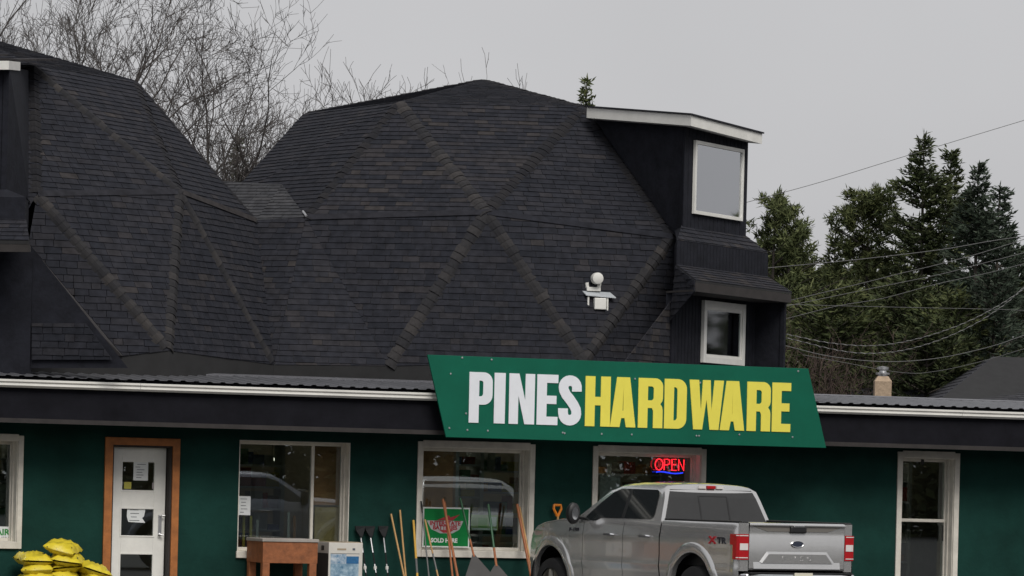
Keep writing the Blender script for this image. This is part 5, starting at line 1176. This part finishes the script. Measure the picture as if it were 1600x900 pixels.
def conifer(label, px, py, Y, rb, mt, seed, dens=1.0, kind='spruce', sparse=0.0, name='spruce_tree', expo=.85, base=.06, group='evergreens behind the low roof'):
    rs = np.random.RandomState(seed); rg_ = random.Random(seed); top = at(px, py, Y); h = top.z
    root = empty(name, loc=(top.x, Y, 0)); tag(root, label, 'tree', group)
    tk = MB(); lean_ = Vector((rg_.uniform(-.15, .15), 0, 0))
    tk.tube([(0, 0, 0), lean_ * .5 + Vector((0, 0, h * .5)), (0, 0, h)], [.02 * h * .5 + .05, .010 * h * .5 + .02, .01], 8)
    Ps, Ds, Ls, Ws, Ts = [], [], [], [], []
    z = h * base; step = .30 if kind == 'spruce' else .42
    while z < h - .08:
        f = z / h; R0 = rb * (1 - f) ** expo + .06; nb = rg_.randint(6, 9) if kind == 'spruce' else rg_.randint(3, 6)
        wob = 1 + .22 * math.sin(z * 1.9 + seed)
        for b in range(nb):
            if rg_.random() < sparse: continue
            az = rg_.uniform(0, 2 * math.pi); ln = R0 * rg_.uniform(.62, 1.18) * wob
            if ln < .05: continue
            if kind == 'spruce': sl0, sl1 = (-.12 + .75 * f), (.10 + .5 * f)
            else: sl0, sl1 = .15 + .6 * f, .5
            d = np.array([math.cos(az), math.sin(az), 0]); n_ = max(10, int(ln * 62 * dens)) if kind == 'spruce' else 0
            tip = np.array([0, 0, z]) + d * ln + np.array([0, 0, ln * (sl0 + sl1) / 2])
            if ln > .3: tk.tube([(0, 0, z), tuple(np.array([0, 0, z]) + d * ln * .55 + np.array([0, 0, ln * .55 * sl0])), tuple(tip)], [.012 + .012 * ln, .008 + .006 * ln, .004], 4, caps=False)
            bt = rg_.uniform(-.18, .18)
            if kind == 'spruce':
                t = rs.uniform(.03, 1.0, n_) ** .75; base_p = np.array([0, 0, z]) + d * (t * ln)[:, None] + np.array([0, 0, 1.0]) * (t * ln * (sl0 * (1 - t) + (sl0 + sl1) / 2 * t))[:, None]
                sd_ = np.array([-d[1], d[0], 0]); spread = rs.normal(0, 1, n_)[:, None] * sd_ * .75 + rs.normal(-.10, .32, n_)[:, None] * np.array([0, 0, 1.0])
                D = d * rs.uniform(.3, 1.0, n_)[:, None] + spread + np.array([0, 0, .15 + .3 * f]); D /= np.linalg.norm(D, axis=1)[:, None]
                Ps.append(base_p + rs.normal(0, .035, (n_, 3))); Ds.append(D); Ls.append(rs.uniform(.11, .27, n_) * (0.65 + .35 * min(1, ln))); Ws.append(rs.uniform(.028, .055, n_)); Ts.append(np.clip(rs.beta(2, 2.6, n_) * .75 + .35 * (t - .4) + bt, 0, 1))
            else:
                for q in range(max(3, int(ln * 4.6))):
                    tq = rg_.uniform(.25, 1.05); c_ = np.array([0, 0, z]) + d * ln * tq + np.array([0, 0, ln * tq * sl0]) + rs.normal(0, .16, 3); k_ = int(46 * dens)
                    D = rs.normal(size=(k_, 3)) + np.array([0, 0, .5]) + d * .4; D /= np.linalg.norm(D, axis=1)[:, None]
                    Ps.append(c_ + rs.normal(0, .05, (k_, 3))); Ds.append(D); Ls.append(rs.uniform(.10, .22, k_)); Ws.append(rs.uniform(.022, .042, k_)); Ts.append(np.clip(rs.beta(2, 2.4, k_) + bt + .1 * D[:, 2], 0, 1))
        z += step * rg_.uniform(.7, 1.2) * (1 if f < .8 else .6)
    # leader
    k_ = 16; t = rs.uniform(0, .5, k_); D = rs.normal(0, .5, (k_, 3)) + np.array([0, 0, 1.0]); D /= np.linalg.norm(D, axis=1)[:, None]
    Ps.append(np.stack([np.zeros(k_), np.zeros(k_), h - t], 1)); Ds.append(D); Ls.append(rs.uniform(.1, .25, k_)); Ws.append(np.full(k_, .05)); Ts.append(rs.uniform(.3, .8, k_))
    tk.build('trunk', M['bark'], root, smooth=True)
    V, F_ = sprays(np.concatenate(Ps), np.concatenate(Ds), np.concatenate(Ls), np.concatenate(Ws), rs)
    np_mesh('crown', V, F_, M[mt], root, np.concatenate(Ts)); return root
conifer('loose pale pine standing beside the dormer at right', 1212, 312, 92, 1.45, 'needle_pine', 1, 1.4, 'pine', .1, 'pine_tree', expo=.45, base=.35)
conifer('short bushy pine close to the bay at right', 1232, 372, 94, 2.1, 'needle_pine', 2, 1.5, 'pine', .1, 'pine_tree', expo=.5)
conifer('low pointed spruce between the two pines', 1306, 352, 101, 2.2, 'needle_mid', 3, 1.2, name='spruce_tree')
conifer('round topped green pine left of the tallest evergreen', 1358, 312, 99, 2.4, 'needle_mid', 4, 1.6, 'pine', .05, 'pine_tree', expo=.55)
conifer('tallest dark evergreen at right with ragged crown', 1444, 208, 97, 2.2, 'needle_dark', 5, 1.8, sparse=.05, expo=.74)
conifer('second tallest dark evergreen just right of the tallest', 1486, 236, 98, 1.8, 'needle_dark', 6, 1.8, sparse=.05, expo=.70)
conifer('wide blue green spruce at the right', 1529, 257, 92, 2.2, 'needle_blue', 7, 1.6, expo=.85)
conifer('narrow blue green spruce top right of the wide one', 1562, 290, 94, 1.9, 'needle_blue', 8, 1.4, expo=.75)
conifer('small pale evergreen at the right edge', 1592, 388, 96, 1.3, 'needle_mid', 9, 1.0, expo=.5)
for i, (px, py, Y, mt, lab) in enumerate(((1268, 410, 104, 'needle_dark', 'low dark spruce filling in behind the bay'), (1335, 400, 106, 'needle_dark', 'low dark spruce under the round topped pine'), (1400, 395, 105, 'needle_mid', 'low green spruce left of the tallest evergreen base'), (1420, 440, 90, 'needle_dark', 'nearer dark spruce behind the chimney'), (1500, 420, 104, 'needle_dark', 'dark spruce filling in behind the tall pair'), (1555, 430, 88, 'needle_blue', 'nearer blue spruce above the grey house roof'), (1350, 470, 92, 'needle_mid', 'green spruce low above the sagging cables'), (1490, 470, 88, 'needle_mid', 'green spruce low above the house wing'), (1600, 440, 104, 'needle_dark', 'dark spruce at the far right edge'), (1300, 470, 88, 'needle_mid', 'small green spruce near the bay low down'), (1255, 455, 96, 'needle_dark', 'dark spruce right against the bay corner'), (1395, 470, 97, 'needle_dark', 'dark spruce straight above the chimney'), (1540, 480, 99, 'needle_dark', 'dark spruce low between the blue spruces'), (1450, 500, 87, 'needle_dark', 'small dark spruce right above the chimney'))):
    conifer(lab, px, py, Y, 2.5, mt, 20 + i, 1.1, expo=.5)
conifer('spruce tip peeping over the dome beside the dormer roof', 917, 126, 84, .9, 'needle_mid', 43, .5, sparse=.2, base=.6, expo=.9, group='lone tip')

def bare_tree(label, px, py, Y, seed, mt='bark_grey', stems=3, levels=5, spread=.55, name='bare_tree', r0=.15, thick=1.0, lean_x=0.0, fork=3, cat='tree', group='bare trees behind the domes'):
    rg_ = random.Random(seed); top = at(px, py, Y); h = top.z
    root = empty(name, loc=(top.x, Y, 0)); tag(root, label, cat, group); tk = MB(); tw = MB()
    def grow(p, d, ln, r, lv):
        n_ = 6 if lv < 2 else 4 if lv < levels else 2; pts = [p]; q = p.copy(); dd = d.copy(); wb = .12 if lv < 2 else .20
        for i in range(n_):
            dd = (dd + Vector((rg_.gauss(0, wb), rg_.gauss(0, wb), rg_.gauss(.05, .08)))).normalized(); q = q + dd * ln / n_; pts.append(q.copy())
        rs_ = [max(.0045 * thick, r * (1 - .55 * i / n_)) for i in range(n_ + 1)]
        (tk if lv < 2 else tw).tube(pts, rs_, 6 if lv < 2 else 4 if lv < 3 else 3, caps=False)
        if lv >= levels: return
        k = (fork + 2, fork + 1, fork + 1, fork + 1, fork + 3)[min(lv, 4)]
        for j in range(k):
            t = rg_.uniform(.25, 1.0) if j else 1.0; i = min(n_ - 1, int(t * n_)); pp = pts[i] + (pts[i + 1] - pts[i]) * (t * n_ - i) if t < 1 else pts[-1]
            a_ = rg_.uniform(0, 2 * math.pi); an = rg_.uniform(.25, .95 if lv > 1 else .6) * (spread / .55); base_d = (pts[i + 1] - pts[i]).normalized()
            sd_ = base_d.cross(Vector((math.cos(a_), math.sin(a_), .2))); sd_.normalize()
            nd = (base_d * math.cos(an) + sd_ * math.sin(an) + Vector((0, 0, .10))).normalized(); grow(pp, nd, ln * rg_.uniform(.45, .72) if lv < levels - 1 else rg_.uniform(.18, .5), max(.0058, rs_[i] * .62), lv + 1)
    for s_ in range(stems):
        a_ = rg_.uniform(0, 6.3); grow(Vector((rg_.uniform(-.2, .2), rg_.uniform(-.2, .2), 0)), Vector((math.cos(a_) * .16 + lean_x, math.sin(a_) * .16, 1)).normalized(), h * rg_.uniform(.40, .52), r0, 0)
    # scale so the crown tops out where it is seen
    zmax = max(v[2] for v in tw.v); k = h / zmax
    for mb_ in (tk, tw): mb_.v = [(x * (.5 + .5 * k), y * (.5 + .5 * k), z * k) for x, y, z in mb_.v]
    tk.build('trunk', M[mt], root, smooth=True); tw.build('crown', M[mt], root); return root
bare_tree('tall bare tree at the left edge above the dome', 0, -190, 88, 1, r0=.22, stems=3, levels=5, fork=3)
bare_tree('tall bare many-stemmed tree, second from the left edge', 85, -220, 92, 2, r0=.22, stems=3, levels=5, fork=3)
bare_tree('tall bare tree above the left dome shoulder', 205, -130, 88, 3, r0=.20, stems=3, levels=5, fork=3)
bare_tree('bare tree right of the left dome peak', 285, -25, 90, 4, r0=.17, stems=3, levels=5)
bare_tree('slim bare tree filling the gap between the domes', 378, 55, 90, 5, stems=2, levels=5)
bare_tree('wide bare tree beside the right dome left slope', 445, 98, 92, 6, stems=2, levels=5)
bare_tree('small bare crown over the right dome, left one', 562, 104, 106, 8, stems=7, levels=5, spread=.7)
bare_tree('small bare crown over the right dome, right one', 624, 102, 108, 9, stems=7, levels=5, spread=.7)
conifer('dark bushy evergreen low in the notch between domes', 372, 215, 97, 1.6, 'needle_dark', 44, .8, group='lone notch tree')
bare_tree('reddish bare shrub beside the bay at right', 1258, 470, 86, 11, mt='bark_red', stems=5, levels=4, name='bare_shrub', r0=.03, cat='shrub', group='bare shrubs')
bare_tree('reddish bare shrub left of the chimney', 1300, 520, 86.5, 12, mt='bark_red', stems=4, levels=4, name='bare_shrub', r0=.03, cat='shrub', group='bare shrubs')

# ================================================================== wood across the road (behind the viewer; seen in the glass) and the truck mirrored there
rs = np.random.RandomState(5); Ps, Ds, Ls, Ws, Ts = [], [], [], [], []
for i in range(430):
    t = rs.uniform(0, 1); ang = -3.0 + 4.3 * t; rad_ = rs.uniform(88, 104); cx0, cy0 = 4 + rad_ * math.cos(ang), 46 + rad_ * math.sin(ang)
    if cy0 > 0 and abs(cx0) < .17 * cy0 + 6: continue
    hh = rs.uniform(9, 15); n = 700; z = rs.uniform(.0, 1, n); r_ = (1 - z) ** .8 * 2.6 * rs.uniform(.3, 1, n); a_ = rs.uniform(0, 6.28, n)
    Ps.append(np.stack([cx0 + r_ * np.cos(a_), cy0 + r_ * np.sin(a_), z * hh], 1)); D = np.stack([np.cos(a_), np.sin(a_), rs.normal(-.2, .4, n)], 1); D /= np.linalg.norm(D, axis=1)[:, None]
    Ds.append(D); Ls.append(rs.uniform(.35, .9, n)); Ws.append(rs.uniform(.2, .45, n)); Ts.append(rs.uniform(0, .8, n))
n = 45000; ang = rs.uniform(-3.0, 1.15, n); rad_ = rs.uniform(101, 108, n)      # filler sprays added to close sky gaps in the mirrored wood
Ps.append(np.stack([4 + rad_ * np.cos(ang), 46 + rad_ * np.sin(ang), rs.uniform(0, 8, n)], 1)); D = rs.normal(size=(n, 3)) + np.array([0, 0, .6]); D /= np.linalg.norm(D, axis=1)[:, None]
Ds.append(D); Ls.append(rs.uniform(.5, 1.2, n)); Ws.append(rs.uniform(.3, .6, n)); Ts.append(rs.uniform(0, .5, n))
V, F_ = sprays(np.concatenate(Ps), np.concatenate(Ds), np.concatenate(Ls), np.concatenate(Ws), rs)
wd = np_mesh('woodland', V, F_, M['needle_dark'], None, np.concatenate(Ts)); tag(wd, 'dark evergreen wood across the road, mirrored in the windows', kind='stuff')
M['blue_paint'] = mat('blue_grey_paint', (.34, .35, .40), .3, metal=.5, var=.06, coat=.3)
vp = at(455, 770, 80.5)                        # where the mirror image stands, behind the glass
n0 = BN; mp = BM @ Vector((0, .28, 0)); dist = (vp - mp).dot(n0); rp_ = vp - n0 * (2 * dist)
hd2 = Vector((.77, .64, 0)).normalized(); pos = Vector((rp_.x, rp_.y, 0)) - hd2 * 3.75 - Vector((-hd2.y, hd2.x, 0)) * .9
t2 = empty('pickup_truck', matrix=Matrix.Translation(pos) @ Matrix.Rotation(math.atan2(hd2.y, hd2.x), 4, 'Z')); tag(t2, 'blue grey pickup truck seen only as a reflection in the table window', 'truck')
make_truck(t2, 'blue_paint')
